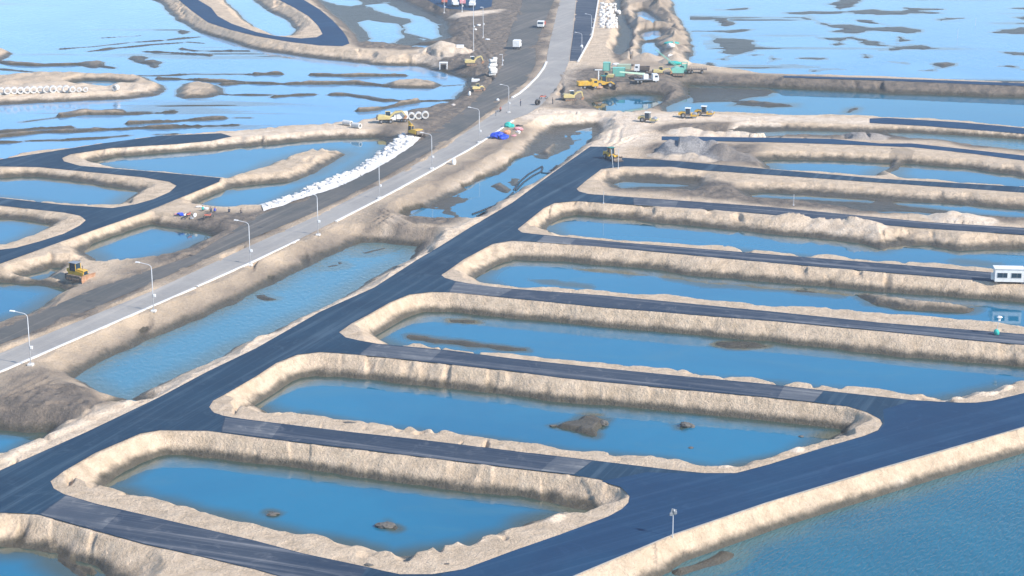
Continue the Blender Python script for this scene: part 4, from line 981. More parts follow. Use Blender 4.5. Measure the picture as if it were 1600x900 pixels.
def truck(label, cabm, bedm, L=6.5, cat='truck', bed='tipper', name='truck', cargo=None, group=None):
    t = empty(name, label, cat, group)
    xs = [L / 2 - .9, -L / 2 + 1.9, -L / 2 + .8] if L > 5.5 else [L / 2 - .9, -L / 2 + .9]
    for x in xs:
        for s in (-1, 1): wheel(t, x, s * 1.0, .5, .36)
    MB().box((0, 0, .75), (L - .3, .9, .28)).build('chassis', STL, t)
    c = MB().prism([(L / 2 - 1.9, .7), (L / 2, .7), (L / 2, 1.6), (L / 2 - .25, 2.65), (L / 2 - 1.9, 2.75)], -1.2, 1.2).build('cab', cabm, t, bevel=.07)
    MB().prism([(L / 2 - .03, 1.65), (L / 2 + .02, 1.65), (L / 2 - .22, 2.5), (L / 2 - .27, 2.5)], -1.05, 1.05).build('windscreen', GLS, c)
    for s in (-1, 1): MB().box((L / 2 - .85, s * 1.21, 2.05), (.9, .03, .6)).build('side_window', GLS, c)
    for s in (-1, 1): MB().box((L / 2 + .02, s * .9, 1.0), (.05, .3, .2)).build('headlight', WH, c)
    b0, b1 = -L / 2, L / 2 - 2.05
    if bed == 'box':
        MB().box(((b0 + b1) / 2, 0, 2.05), (b1 - b0, 2.4, 2.2)).build('cargo_box', bedm, t, bevel=.05)
    elif bed == 'tipper':
        m = MB(); m.box(((b0 + b1) / 2, 0, 1.05), (b1 - b0, 2.3, .12))
        for s in (-1, 1): m.box(((b0 + b1) / 2, s * 1.16, 1.6), (b1 - b0, .08, 1.1))
        m.box((b0, 0, 1.6), (.08, 2.3, 1.1)); m.box((b1, 0, 1.7), (.08, 2.3, 1.3))
        for k in range(5):
            for s in (-1, 1): m.box((b0 + .3 + (b1 - b0 - .6) * k / 4, s * 1.23, 1.6), (.1, .08, 1.1))
        m.build('tipper_bed', bedm, t)
        if cargo: MB().blob(((b0 + b1) / 2, 0, 1.6), ((b1 - b0) * .45, 1.0, .75), 5, .15, 3).build('load', cargo, t)
    elif bed == 'flat':
        MB().box(((b0 + b1) / 2, 0, 1.05), (b1 - b0, 2.4, .15)).build('flat_bed', bedm, t)
        m = MB()
        for k in range(7):
            for s in (-1, 1): m.box((b0 + .1 + (b1 - b0 - .2) * k / 6, s * 1.17, 1.35), (.08, .06, .5))
        m.build('stakes', bedm, t)['kind'] = 'stuff'
    return t

def finish(root, px, py, rz, dz=0.0, s=1.0): return put(root, px, py, rz, dz, s)

# ------------------------------------------------------------------ street lamps
def street_lamp(h=9.0, arm=2.2):
    t = empty('street_lamp', 'x', 'street lamp', 'curved street lamps along the pale highway')
    MB().box((0, 0, .15), (.9, .9, .4)).build('footing', CON, t, bevel=.05)
    MB().cyl((0, 0, .3), (0, 0, h - .9), .085, .055, n=10).build('pole', GALV, t, smooth=True)
    pts = [(0, 0, h - .9)] + [(-arm * .45 * (1 - math.cos(a)) , 0, h - .9 + .75 * math.sin(a)) for a in (.4, .8, 1.2, 1.57)] + [(-arm, 0, h + .1)]
    MB().tube(pts, .055, 8).build('arm', GALV, t)
    hd = MB().prism([(-arm - .75, h + .10), (-arm + .1, h + .02), (-arm + .1, h + .16), (-arm - .7, h + .24)], -.2, .2).build('lamp_head', WH, t, bevel=.02)
    MB().box((-arm - .4, 0, h + .045), (.5, .3, .05), rot=(0, .09, 0)).build('lens', GLS, hd)
    MB().box((.32, 0, h * .34), (.42, .30, .5)).build('control_box', WH, t, bevel=.03)
    return t
proto = street_lamp()
lamps = [(48,571,-.0,9.4,'street lamp nearest the lower left corner, beside the white kerb'),
 (240,487,0,9.3,'street lamp at the kerb above the lower end of the milky canal'),
 (391,415,0,9.3,'street lamp at the kerb, up the highway from the lone bulldozer'),
 (497,368,0,9.2,'street lamp on the rutted sand verge above the top of the milky canal'),
 (593,310,0,9.0,'street lamp at the kerb opposite the lower end of the white sack revetment'),
 (675,264,0,9.0,'street lamp at the kerb just downhill of the small white stake'),
 (749,223,0,9.3,'street lamp at the kerb beside the blue tarpaulin camp'),
 (795,176,0,8.0,'street lamp where the pale sand track meets the highway'),
 (909,86,0,7.6,'nearer of two lamps on the dark upper lane of the highway'),
 (924,54,0,7.4,'farther of two lamps on the dark upper lane of the highway')]
for i, (px, py, rz, h, lab) in enumerate(lamps):
    o = proto if i == 0 else copy_tree(proto)
    o['label'] = lab; put(o, px, py, -8, s=h / 9.0)

def mast(h, label, r=.12, group=None):
    t = empty('lamp_mast', label, 'mast', group)
    MB().box((0, 0, .1), (.7, .7, .3)).build('footing', CON, t)
    MB().cyl((0, 0, .2), (0, 0, h), r, r * .6, n=8).build('pole', GALV, t)
    MB().box((-.5, 0, h), (1.1, .25, .15)).build('lamp_head', WH, t)
    MB().box((.3, 0, h * .45), (.45, .3, .5)).build('control_box', WH, t)
    return t
put(mast(19.0, 'tallest thin lamp mast, standing by the orange armed excavator'), 740, 80)
put(mast(11.0, 'thin lamp mast on bare ground right of the tallest mast'), 755, 59)
put(mast(5.5, 'short lamp mast on the dark yard beside the parked trucks'), 694, 16)
put(mast(5.5, 'short lamp mast in front of the middle parked truck'), 722, 19)
put(mast(4.0, 'small lamp post beside the tall white wrapped stack'), 785, 102, s=.9)

# small post lamp by the sea
t = empty('post_lamp', 'slim white post lamp with twin floodlights on the shoulder by the teal sea', 'lamp')
MB().cyl((0, 0, 0), (0, 0, 3.4), .07, .055, n=8).build('pole', GALV, t)
MB().box((.05, 0, 3.75), (.7, .08, .8), rot=(0, .25, 0)).build('bracket', GRY, t)
for s in (-1, 1): MB().box((s * .28, -.1, 3.55 + s * .12), (.4, .2, .42)).build('floodlight', GRY, t, bevel=.03)
MB().cyl((.1, 0, 3.9), (.1, 0, 4.15), .18, .08, n=8).build('cap', GRY, t)
put(t, 1051, 840, 0)
def stake(label, px, py, h, lean=0.0, r=.06):
    o = MB().cyl((0, 0, 0), (lean, 0, h), r, n=6).box((0, 0, .1), (.3, .3, .2)).build('survey_pole', GALV); tag(o, label, 'pole'); put(o, px, py)
stake('white pole leaning left by the near end of the loader', 958, 262, 4.6, -.5, .08)
stake('upright white pole at the corner of the pit beside the loader', 966, 263, 5.0, 0, .08)
stake('thin pole at the junction corner below the shallow pit', 943, 318, 2.8)
stake('thin pole beside the muddy strip in the long upper trench', 1240, 321, 2.6)
stake('tall thin stake standing out in the pale lagoon', 1496, 60, 3.6)
stake('faint thin stake far out in the pale lagoon', 1524, 40, 3.0)

# teal footed sign beside the third street
t = empty('site_marker', 'small white topped marker on a pole in a teal foot beside the street', 'marker')
MB().blob((0, 0, .45), (.55, .55, .6), 3, .15).build('foot', TEA, t)
MB().cyl((0, 0, .8), (.35, 0, 3.4), .06, n=6).build('pole', GALV, t)
MB().cyl((.35, 0, 3.25), (.35, 0, 3.45), .55, .3, n=10).build('cap', WH, t); MB().box((.35, 0, 2.85), (.4, .3, .5)).build('box', WH, t)
put(t, 1557, 523)

# white cabin
t = empty('site_cabin', 'white portable cabin with two dark windows standing beside the street', 'cabin')
CX, CY, CZ = 5.6, 2.4, 2.55
w_ = MB()
w_.box((0, 0, .35 + CZ / 2), (CX, CY, CZ)).build('wall', WH, t, bevel=.04)
rf = MB().prism([(-CX / 2 - .12, .35 + CZ + .01), (CX / 2 + .12, .35 + CZ + .01), (CX / 2 + .12, .5 + CZ), (-CX / 2 - .12, .5 + CZ)], -CY / 2 - .12, CY / 2 + .12).build('roof', WH, t, bevel=.03)
for cx in (-1.35, 1.35):
    f = MB()
    f.box((cx, -CY / 2 - .03, 1.7 + .47), (1.95, .07, .07)).box((cx, -CY / 2 - .03, 1.7 - .47), (1.95, .07, .07))
    f.box((cx - .94, -CY / 2 - .03, 1.7), (.07, .07, .87)).box((cx + .94, -CY / 2 - .03, 1.7), (.07, .07, .87)).box((cx + .1, -CY / 2 - .03, 1.7), (.05, .06, .87))
    win = f.build('window', GRY, t); MB().box((cx, -CY / 2 - .012, 1.7), (1.82, .03, .87)).build('pane', GLS, win)
for sx in (-1, 1):
    for sy in (-1, 1): MB().box((sx * 2.5, sy * .95, .15), (.3, .3, .45)).build('foot', STL, t)
MB().box((-CX / 2 - .3, -.3, 1.2), (.5, .06, 1.3)).box((-CX / 2 - .3, .3, 1.2), (.5, .06, 1.3)).build('side_rail', WH, t)
d_ = MB().box((CX / 2 + .02, 0, 1.4), (.05, .9, 2.0)).build('door', WH, t); MB().box((CX / 2 + .06, .3, 1.4), (.04, .05, .18)).build('handle', GRY, d_)
put(t, 1575, 441, -5)

# ------------------------------------------------------------------ machines
finish(bulldozer('yellow bulldozer with a rusty blade standing alone beside the haul road'), 122, 437, -32)
r1 = roller('dusty yellow road roller standing alone on the pale sand track', 'road rollers on the sand track', PY)
finish(r1, 1013, 191, -20)
r2 = roller('bright yellow roller, left of the parked pair', 'road rollers on the sand track', Y); finish(r2, 1076, 184, -10)
r3 = roller('bright yellow roller, right of the parked pair', 'road rollers on the sand track', Y); finish(r3, 1101, 181, -12)
# loader at the end of the main asphalt
def loader(label, body=Y, name='wheel_loader'):
    t = empty(name, label, 'loader')
    for x in (-1.5, 1.5):
        for s in (-1, 1): wheel(t, x, s * 1.0, .72, .5)
    MB().prism([(-2.9, .8), (.2, .8), (.2, 1.7), (-1.0, 2.0), (-2.7, 1.9)], -.85, .85).build('engine_cover', body, t, bevel=.07)
    MB().box((1.2, 0, 1.1), (1.8, .8, .6)).build('front_frame', body, t, bevel=.04)
    c = MB().box((-.2, 0, 2.35), (1.4, 1.4, 1.6), taper=(.9, .92)).build('cab', GLS, t, bevel=.04)
    for sx in (-1, 1):
        for sy in (-1, 1): MB().cyl((-.2 + sx * .7, sy * .7, 1.6), (-.2 + sx * .62, sy * .64, 3.15), .06, n=6).build('cab_post', body, c)
    MB().box((-.2, 0, 3.22), (1.7, 1.6, .12)).build('roof', DGR, c, bevel=.02)
    for s in (-1, 1): MB().prism([(.8, 1.3), (2.2, 1.5), (3.2, .8), (3.1, .6), (2.1, 1.2), (.8, 1.05)], s * .55 - .1, s * .55 + .1).build('lift_arm', body, t)
    MB().prism([(3.0, .1), (4.1, .1), (4.15, .2), (3.3, .35), (3.2, .9), (3.6, 1.25), (3.45, 1.3), (2.95, .95)], -1.3, 1.3).build('bucket', STL, t)
    return t
finish(loader('yellow loader with a dark cab at the top end of the main asphalt road'), 955, 249, -60, s=.95)
finish(excavator('yellow wheeled excavator beside a white truck near the standing pipes', 'excavator', PY, wheels=True, boom_up=.75, stick_dn=-.9, reach=(3.6, 1.6), name='wheeled_excavator'), 603, 192, 5)
finish(truck('white truck between the wheeled excavator and the standing concrete pipes', WH, WH, 5.6, bed='box'), 623, 190, 185, s=.9)
finish(excavator('dirty yellow crawler excavator at the upper end of the white sacks', boom_up=1.25, stick_dn=-1.7, reach=(2.6, 2.4)), 648, 213, 130)
finish(excavator('small excavator with an orange boom by the tallest mast', body=PY, boom_up=.9, stick_dn=-1.2, reach=(2.8, 1.8), roof=WH), 736, 102, 10, s=.95)
finish(excavator('little pale yellow excavator at the lagoon end beside the haul road', body=PY, boom_up=.5, stick_dn=-1.0, reach=(1.8, 1.0)), 745, 142, 20, s=.7)
finish(excavator('small white roofed excavator on the brown slope left of the small pool', body=PY, boom_up=.8, stick_dn=-1.3, reach=(2.6, 1.8), roof=WH), 891, 157, 10, s=.95)
finish(truck('white delivery truck seen from behind on the dark haul road', WH, WH, 5.2, bed='box', cat='truck'), 808, 76, 82)
finish(truck('small faded red tipper truck driving down the upper haul road', WH, RED, 5.2, bed='tipper', cargo=STN), 846, 43, -100)
for i, (px, py, rz, lab, cm, bm_) in enumerate([(694,6,95,'leftmost of the four trucks parked on the dark yard', WH, RED),(711,10,100,'second truck from the left on the dark yard, white with a raised load', WH, WH),(723,8,90,'third truck from the left on the dark yard, with a pink load', WH, PNK),(738,11,85,'rightmost of the four trucks parked on the dark yard', WH, WH)]):
    finish(truck(lab, cm, bm_, 5.0, bed='tipper', cargo=bm_, group='trucks parked on the dark yard'), px, py, rz, s=.95)
# machinery yard by the small pool
finish(truck('large yellow tipper parked left of the machinery yard', Y, Y, 6.0, bed='tipper', cargo=Y), 918, 138, 12, s=1.05)
finish(loader('yellow loader parked right of the large yellow tipper'), 944, 133, 8, s=1.1)
finish(excavator('grey and yellow excavator behind the yellow loader with its boom folded', body=PY, boom_up=.3, stick_dn=-.6, reach=(2, 1.4)), 950, 124, 170, s=.8)
t = empty('floodlight_mast', 'white T shaped floodlight mast behind the large yellow tipper', 'mast')
MB().cyl((0, 0, 0), (0, 0, 3.4), .18, n=8).build('pole', WH, t); MB().box((0, 0, 3.4), (2.4, .5, .3)).build('lamp_bar', WH, t, bevel=.05)
put(t, 935, 126)
def container(label, L, W_, Hh, mat, rib=True):
    t = empty('site_container', label, 'container')
    MB().box((0, 0, Hh / 2 + .1), (L, W_, Hh)).build('wall', mat, t)
    m = MB(); n = int(L / .35)
    for k in range(n):
        for s in (-1, 1): m.box((-L / 2 + .2 + (L - .4) * k / (n - 1), s * (W_ / 2 + .02), Hh / 2 + .1), (.12, .05, Hh - .3))
    m.build('ribs', mat, t)['kind'] = 'stuff'
    for sx in (-1, 1):
        for sy in (-1, 1): MB().box((sx * L / 2, sy * W_ / 2, Hh / 2 + .1), (.16, .16, Hh + .06)).build('corner_post', DGR if mat is GRN else GRY, t)
    MB().box((0, 0, Hh + .14), (L + .1, W_ + .1, .08)).build('roof', mat, t)
    MB().box((L / 2 + .03, 0, Hh / 2 + .1), (.05, W_ - .4, Hh - .3)).build('door', DGR if mat is GRN else GRY, t)
    return t
finish(container('mint green container facing the small pool in the machinery yard', 3.9, 2.4, 2.6, GRN), 967, 119, -3)
finish(container('smaller green and white container left of the mint green one', 2.6, 2.2, 2.5, GRN), 948, 110, 85)
finish(container('low flat roofed olive shed behind the mint green container', 4.5, 2.4, 1.4, OLV), 975, 108, 0)
# crane truck with long pale green boom
t = truck('white crane truck with a long pale green boom above the small pool', WH, GRY, 7.5, bed='flat', cat='crane truck', name='crane_truck')
MB().box((-.3, 0, 1.9), (1.6, 1.5, 1.5)).build('crane_turret', WH, t, bevel=.06)
MB().prism([(-.5, 2.4), (-8.6, 3.4), (-8.6, 3.75), (-.5, 3.0)], -.25, .25).build('crane_boom', PGR, t, bevel=.02)
finish(t, 1010, 129, 8)
finish(truck('second white truck behind the crane truck with a dark cab', WH, STL, 5.5, bed='tipper'), 1003, 113, 175, s=.9)
finish(excavator('yellow green excavator between the crane truck and the teal crane', body=PY, boom_up=.7, stick_dn=-.9, reach=(2.6, 1.6)), 1030, 117, 0, s=.85)
t = empty('crawler_crane', 'teal crawler crane with a lattice boom laid against the sand heaps', 'crane')
for s in (-1, 1): crawler(t, s * 1.2, 4.0, .8, .6)
MB().prism([(-2.3, .9), (1.6, .9), (1.6, 2.4), (-1.2, 2.7), (-2.3, 2.2)], -1.3, 1.3).build('house', GRN, t, bevel=.06)
MB().box((1.1, .9, 2.0), (1.3, .9, 1.7)).build('cab', GLS, t, bevel=.04)
m = MB(); a0 = Vector((1.2, 0, 1.6)); a1 = Vector((-7.5, 2.5, 8.0)); 
for sy in (-.3, .3):
    for sz in (-.3, .3): m.cyl(a0 + Vector((0, sy, sz)), a1 + Vector((0, sy * .4, sz * .4)), .06, n=5)
for k in range(12):
    f = k / 12; g = (k + 1) / 12; m.cyl(a0.lerp(a1, f) + Vector((0, .3 * (1 - .6 * f), .3)), a0.lerp(a1, g) + Vector((0, -.3 * (1 - .6 * g), -.3)), .04, n=4)
m.build('lattice_boom', GRN, t); MB().cyl((-1.5, 0, 2.5), (-3.0, .6, 4.6), .06, n=5).build('gantry', DGR, t)
finish(t, 1060, 116, 0)
t = empty('upright_frame', 'tall dark green steel frame standing between teal crane and flat trailer', 'steel frame')
for sx in (-.9, .9): MB().box((sx, 0, 1.9), (.22, .22, 3.8)).build('post', DGR, t)
MB().box((0, 0, 3.7), (2.0, .25, .25)).build('beam', GRN, t); MB().box((0, 0, 1.8), (1.7, .06, 2.6)).build('panel', GRN, t)
put(t, 1069, 115)
t = empty('flat_trailer', 'long brown flatbed trailer parked along the far dyke', 'trailer')
MB().box((0, 0, 1.15), (6.6, 2.3, .2)).build('deck', STL, t)
m = MB()
for k in range(9):
    for s in (-1, 1): m.box((-3.2 + .8 * k, s * 1.12, 1.5), (.08, .06, .6))
m.box((0, 1.14, 1.8), (6.6, .05, .08)); m.box((0, -1.14, 1.8), (6.6, .05, .08)); m.build('stakes', STL, t)['kind'] = 'stuff'
for x in (-2.4, -1.4, 1.8):
    for s in (-1, 1): wheel(t, x, s * .95, .45, .35)
put(t, 1088, 116, -2)
def blob_thing(name, label, cat, mat, px, py, d, seed, rough=.3, group=None, dz=0, rz=0, sub=2):
    o = MB().blob((0, 0, d[2] * .55), d, seed, rough, sub).build(name, mat); tag(o, label, cat, group); put(o, px, py, rz, dz); return o
# low clutter of the yard
for i, (px, py, m_, nm, lab, cat, d) in enumerate([
 (992,124,BLK,'tyre_heap','low heap of dark tyres and scrap under the green boom','scrap heap',(2.2,1.2,.7)),
 (1000,127,DKC,'tarpaulin_heap','dark blue tarpaulin bundle in front of the crane truck','tarpaulin',(1.4,.9,.6)),
 (984,117,STL,'steel_heap','rusty steel bundle between container and green boom','steel bundle',(1.8,1.0,.6)),
 (932,135,RST,'scrap_heap','rust red scrap in front of the yellow loader','scrap heap',(2.0,1.0,.5)),
 (962,102,WH,'white_bundle','white bundle on the sand behind the containers','bundle',(1.2,.8,.6)),
 (985,103,BLK,'dark_bundle','dark bundle on the sand right of the white bundle','bundle',(1.2,.8,.5)),
 (967,22,WH,'water_tank','single large white tank right of the field of sacks','tank',(1.1,1.1,1.2)),
 (1047,74,BAG,'white_boulder','big white wrapped lump on top of the sand ridge','wrapped lump',(1.5,1.2,1.1)),
 (1047,90,BAG,'white_boulder','smaller white wrapped lump lower on the sand ridge','wrapped lump',(1.1,.9,.9)),
 (1049,63,TEA,'teal_tarpaulin','teal tarpaulin spread on the sand ridge by the lagoon','tarpaulin',(2.6,1.8,.5)),
 (1056,101,TEA,'teal_tarpaulin','teal tarpaulin behind the crawler crane','tarpaulin',(2.0,1.4,.6)),
 (909,73,WH,'white_bag','white bag by the kerb below the nearer upper lamp','bag',(.5,.4,.4)),
 (748,40,WH,'white_bag','small white bag on bare ground below the yard bank','bag',(.7,.5,.35)),
 (743,47,WH,'white_bag','small white bag left of the tallest mast','bag',(.6,.5,.35)),
 (762,64,WH,'white_bag','small white bag on bare ground right of the two masts','bag',(.9,.5,.3)),
 (778,157,WH,'white_bag','white bag on the rubble verge left of the highway lamp','bag',(.5,.5,.4)),
 (734,149,WH,'white_bag','white bag standing below the little excavator','bag',(.5,.4,.8)),
 (709,257,WH,'white_bundle','white bundle on the sand verge next to a dark stake','bundle',(.6,.5,1.0)),
 (708,165,STN,'mud_clod','pale stone at the waterside below the little excavator','stone',(.7,.5,.4))]):
    blob_thing(nm, lab, cat, m_, px, py, d, 40 + i, .35)
# stacked, wrapped white block beside the haul road
t = MB()
rn = random.Random(3)
for k in range(7): t.box((rn.uniform(-.3, .3), rn.uniform(-.3, .3), .35 + .72 * k), (2.4 + rn.uniform(-.5, .3), 2.0 + rn.uniform(-.3, .3), .74), rot=(rn.uniform(-.04, .04), rn.uniform(-.06, .06), rn.uniform(-.2, .2)))
t.box((.7, .1, 5.3), (1.4, 1.6, .6)); o = t.build('wrapped_stack', BAG, bevel=.09); tag(o, 'tall stack of blocks wrapped in white sheeting beside the dark haul road', 'wrapped stack'); put(o, 770, 117, 10)
# small white open shed by the lagoon
t = empty('pump_shed', 'tiny white open sided shed at the lagoon edge', 'shed')
MB().box((0, 0, 2.2), (2.8, 2.0, .25)).build('roof', WH, t, bevel=.04)
for sx in (-1.2, 1.2):
    for sy in (-.8, .8): MB().box((sx, sy, 1.05), (.3, .3, 2.1)).build('post', WH, t)
MB().box((0, .2, .7), (1.6, 1.0, 1.2)).build('pump', BLK, t, bevel=.08)
put(t, 693, 104)
t = MB().box((0, 0, .5), (2.6, 1.0, .9)).box((-.9, 0, 1.0), (.5, .8, .5)).build('white_crate', WH, bevel=.06); tag(t, 'low white crate at the head of the lagoon above the little excavator', 'crate'); put(t, 743, 128)
t = MB().box((0, 0, .5), (2.6, 1.4, 1.0)).build('white_crate', WH, bevel=.06); tag(t, 'white slab at the foot of the pale sand heap', 'crate'); put(t, 719, 79)

# ------------------------------------------------------------------ concrete pipes
def ring_mesh(ro, ri, L):
    m = MB().ring((0, -L / 2, ro), (0, L / 2, ro), ro, ri, 22); 
    return m.mesh('concrete_pipe', CON, bevel=0)
rm = ring_mesh(1.06, .70, 1.5)
def pipe(px, py, rz, lab, group, s=1.0, dz=0, me=None):
    o = bpy.data.objects.new('concrete_pipe', me or rm); COL.objects.link(o); tag(o, lab, 'concrete pipe', group); put(o, px, py, rz, dz, s); return o
for i in range(14):
    px = 2 + 10.15 * i; py = 147.5 - 3.6 * i / 10 + (0 if i < 11 else .6)
    lab = ['', 'second', 'third', 'fourth', 'fifth', 'sixth', 'seventh', 'eighth', 'ninth', 'tenth', 'eleventh', 'twelfth', 'thirteenth', ''][i] + ' concrete pipe ring from the left in the island row'
    if i == 0: lab = 'leftmost concrete pipe ring of the row, cut by the photo edge'
    if i == 13: lab = 'rightmost concrete pipe ring at the sunken end of the row'
    pipe(px, py, 8 + (i % 3) * 3, lab, 'concrete pipe rings in a row on the island', s=(1.0 if i < 11 else .85 if i < 12 else .7) * (.97 + .02 * (i % 3)))
pipe(181, 142, -25, 'lone concrete pipe on the island beside the dark puddle', None, .9)
for px, py, lab in [(643,187,'left one of three large concrete pipes stood beside the white truck'),(654,186,'middle one of three large concrete pipes stood beside the white truck'),(664.5,185,'right one of three large concrete pipes stood beside the white truck')]:
    pipe(px, py, 6, lab, 'standing concrete pipes', .97)
rl = ring_mesh(.72, .46, 2.8)
pipe(543, 196, 55, 'left one of two concrete pipes lying on the sand strip', 'lying concrete pipes', 1.0, me=rl)
pipe(557, 200, 52, 'right one of two concrete pipes lying on the sand strip', 'lying concrete pipes', 1.0, me=rl)

# ------------------------------------------------------------------ white sacks
def sack_mesh(seed, d):
    m = MB(); r = bmesh.ops.create_cube(m.b, size=2.0); bmesh.ops.subdivide_edges(m.b, edges=m.b.edges[:], cuts=2, use_grid_fill=True)
    rn = random.Random(seed)
    for v in m.b.verts:
        n_ = v.co.normalized(); k = v.co.lerp(n_ * 1.25, .45); k *= 1 + rn.uniform(-.09, .09)
        v.co = Vector((k.x * d[0], k.y * d[1], k.z * d[2] + d[2] * .7))
    return m.mesh('white_sack', BAG, smooth=True)
sacks = [sack_mesh(s, (.95, .62, .42)) for s in range(5)]
rn = random.Random(11)
line = [G(x, y, 1.5) for x, y in [(650,216),(632,226),(612,238),(590,251),(566,266),(540,280),(510,292),(487,301),(470,308),(440,319),(407,330)]]
upl = [G(x, y, 1.2) for x, y in [(628,222),(608,232),(585,246),(560,261),(540,275),(512,287),(490,295),(478,303),(455,313),(430,322),(407,329)]]
lowl = [G(x, y, H) for x, y in [(658,216),(645,228),(622,243),(600,257),(575,270),(550,283),(522,295),(495,303),(478,309),(448,320),(412,331)]]
cnt = 0
for k in range(10):
    n = [36, 36, 36, 34, 30, 28, 22, 12, 16, 16][k]
    for j in range(n):
        f = rn.random(); g = rn.uniform(.02, .82)
        a = Vector(upl[k]).lerp(Vector(upl[k + 1]), f); b = Vector(lowl[k]).lerp(Vector(lowl[k + 1]), f); p = a.lerp(b, g)
        o = bpy.data.objects.new('white_sack', rn.choice(sacks)); COL.objects.link(o)
        o.location = (p.x, p.y, max(ground_z(p.x, p.y), -.1) + rn.uniform(-.15, .12)); s = rn.uniform(.62, 1.0)
        o.scale = (s, s, s * .8); o.rotation_euler = (rn.uniform(-.3, .3), rn.uniform(-.3, .3), rn.uniform(0, 6.28)); cnt += 1
        tag(o, 'white sack heaped on the bank along the dark haul road', 'sack', 'white sacks armouring the bank below the haul road')
# geotextile under the sacks
V = []; F = []; nn = 60
for i in range(nn):
    f = i / (nn - 1) * 9.999; k = int(f); a = Vector(upl[k]).lerp(Vector(upl[k + 1]), f - k); b = Vector(lowl[k]).lerp(Vector(lowl[k + 1]), f - k)
    for j in range(6):
        p = a.lerp(b, j / 5); V.append((p.x, p.y, max(ground_z(p.x, p.y), 1.1) + .08 + rn.uniform(0, .22)))
for i in range(nn - 1):
    for j in range(5): F.append((i * 6 + j, i * 6 + j + 1, i * 6 + 7 + j, i * 6 + 6 + j))
gm = bpy.data.meshes.new('bank_sheet'); gm.from_pydata(V, [], F); gm.materials.append(BAG)
go2 = bpy.data.objects.new('bank_sheet', gm); COL.objects.link(go2); tag(go2, 'crumpled white sheet laid under the white sacks on the bank', 'sheet')
# field of sacks near the upper highway
small = [sack_mesh(20 + s, (.62, .45, .5)) for s in range(3)]
for r_ in range(9):
    for c_ in range(8):
        if rn.random() < .12: continue
        px = 940 + c_ * 3.3 + rn.uniform(-1.1, 1.1) - (r_ * .25); py = 9 + r_ * 4.3 + rn.uniform(-1.2, 1.2)
        o = bpy.data.objects.new('white_sack', rn.choice(small)); COL.objects.link(o); put(o, px, py, rn.uniform(0, 180), 0, rn.uniform(.9, 1.35))
        tag(o, 'small white sack set out on the sand right of the upper highway', 'sack', 'field of white sacks beside the upper highway')

# ------------------------------------------------------------------ tarpaulin camps
for i, (px, py, m_, nm, lab, cat, d) in enumerate([
 (779,216,BLU,'blue_tarpaulin','bright blue tarpaulin thrown over a heap beside the highway','tarpaulin',(1.9,1.9,1.0)),
 (787,217,BLU,'blue_tarpaulin','smaller crumpled blue tarpaulin at the right of the large one','tarpaulin',(1.1,1.0,.6)),
 (792,208,ORG,'orange_tent','pale orange cloth heap behind the blue tarpaulin','cloth heap',(1.4,1.4,1.0)),
 (799,198,TEA,'green_tarpaulin','small teal green cover at the back of the camp','tarpaulin',(1.0,1.0,1.0)),
 (811,203,PNK,'pink_bundle','pink bundle among the camp clutter','bundle',(1.0,.9,.5)),
 (809,208,WH,'white_bundle','white bundle in front of the pink one in the camp','bundle',(.8,.7,.5)),
 (803,213,PNK,'pink_bundle','reddish cloth lying right of the blue tarpaulins','bundle',(1.0,1.2,.25)),
 (811,197,BLK,'dark_bundle','dark bundle at the upper right of the camp','bundle',(1.2,.6,.4)),
 (283,336,BLU,'blue_tarpaulin','small blue tarpaulin on the brown point between two ponds','tarpaulin',(1.0,.9,.6)),
 (290,336,WH,'white_bundle','white bundle touching the small blue tarpaulin','bundle',(.55,.5,.4)),
 (275,335,PNK,'pink_bundle','pink bundle left of the small blue tarpaulin','bundle',(.6,.5,.3)),
 (305,338,WH,'white_bundle','white bundle at the right end of the small camp','bundle',(.45,.5,.5)),
 (299,339,GRY,'grey_bundle','grey bundle in the small camp on the brown point','bundle',(.7,.5,.4)),
 (321,328,WH,'white_bundle','white bundle on the waterside beside the crouching worker','bundle',(.6,.5,.4)),
 (312,324,BAG,'white_sheet_heap','white sheet dropped on the pond edge above the small camp','sheet',(1.6,.7,.3))]):
    blob_thing(nm, lab, cat, m_, px, py, tuple(v * .8 for v in d), 70 + i, .95, sub=3)
def motorbike(label):
    t = empty('motorbike', label, 'motorbike')
    for x in (-.6, .6):
        wh = MB().ring((x, -.05, .3), (x, .05, .3), .3, .2, 14).build('wheel', BLK, t)
    MB().prism([(-.7, .55), (-.1, .5), (.35, .45), (.5, .85), (.4, .9), (.1, .6), (-.2, .78), (-.75, .75)], -.12, .12).build('body', RED, t, bevel=.02)
    MB().box((-.3, 0, .8), (.6, .22, .08)).build('seat', BLK, t, bevel=.02)
    MB().cyl((.5, -.3, 1.0), (.5, .3, 1.0), .03, n=6).cyl((.6, 0, .3), (.48, 0, 1.0), .04, n=6).build('handlebar', GRY, t)
    return t
m1 = motorbike('motorbike parked on the brown point near the crouching workers'); finish(m1, 326, 341, 20, s=1.3)
m2_ = copy_tree(m1); m2_['label'] = 'motorbike in the middle of the small camp clutter'; finish(m2_, 295, 338, 60, s=1.2)
m3 = copy_tree(m1); m3['label'] = 'motorbike stood on the highway edge left of the dumped wheel'; finish(m3, 782, 174, 80, s=1.3)
m4 = copy_tree(m1); m4['label'] = 'motorbike near the top end of the pale sand track'; finish(m4, 849, 155, 10, s=1.4)
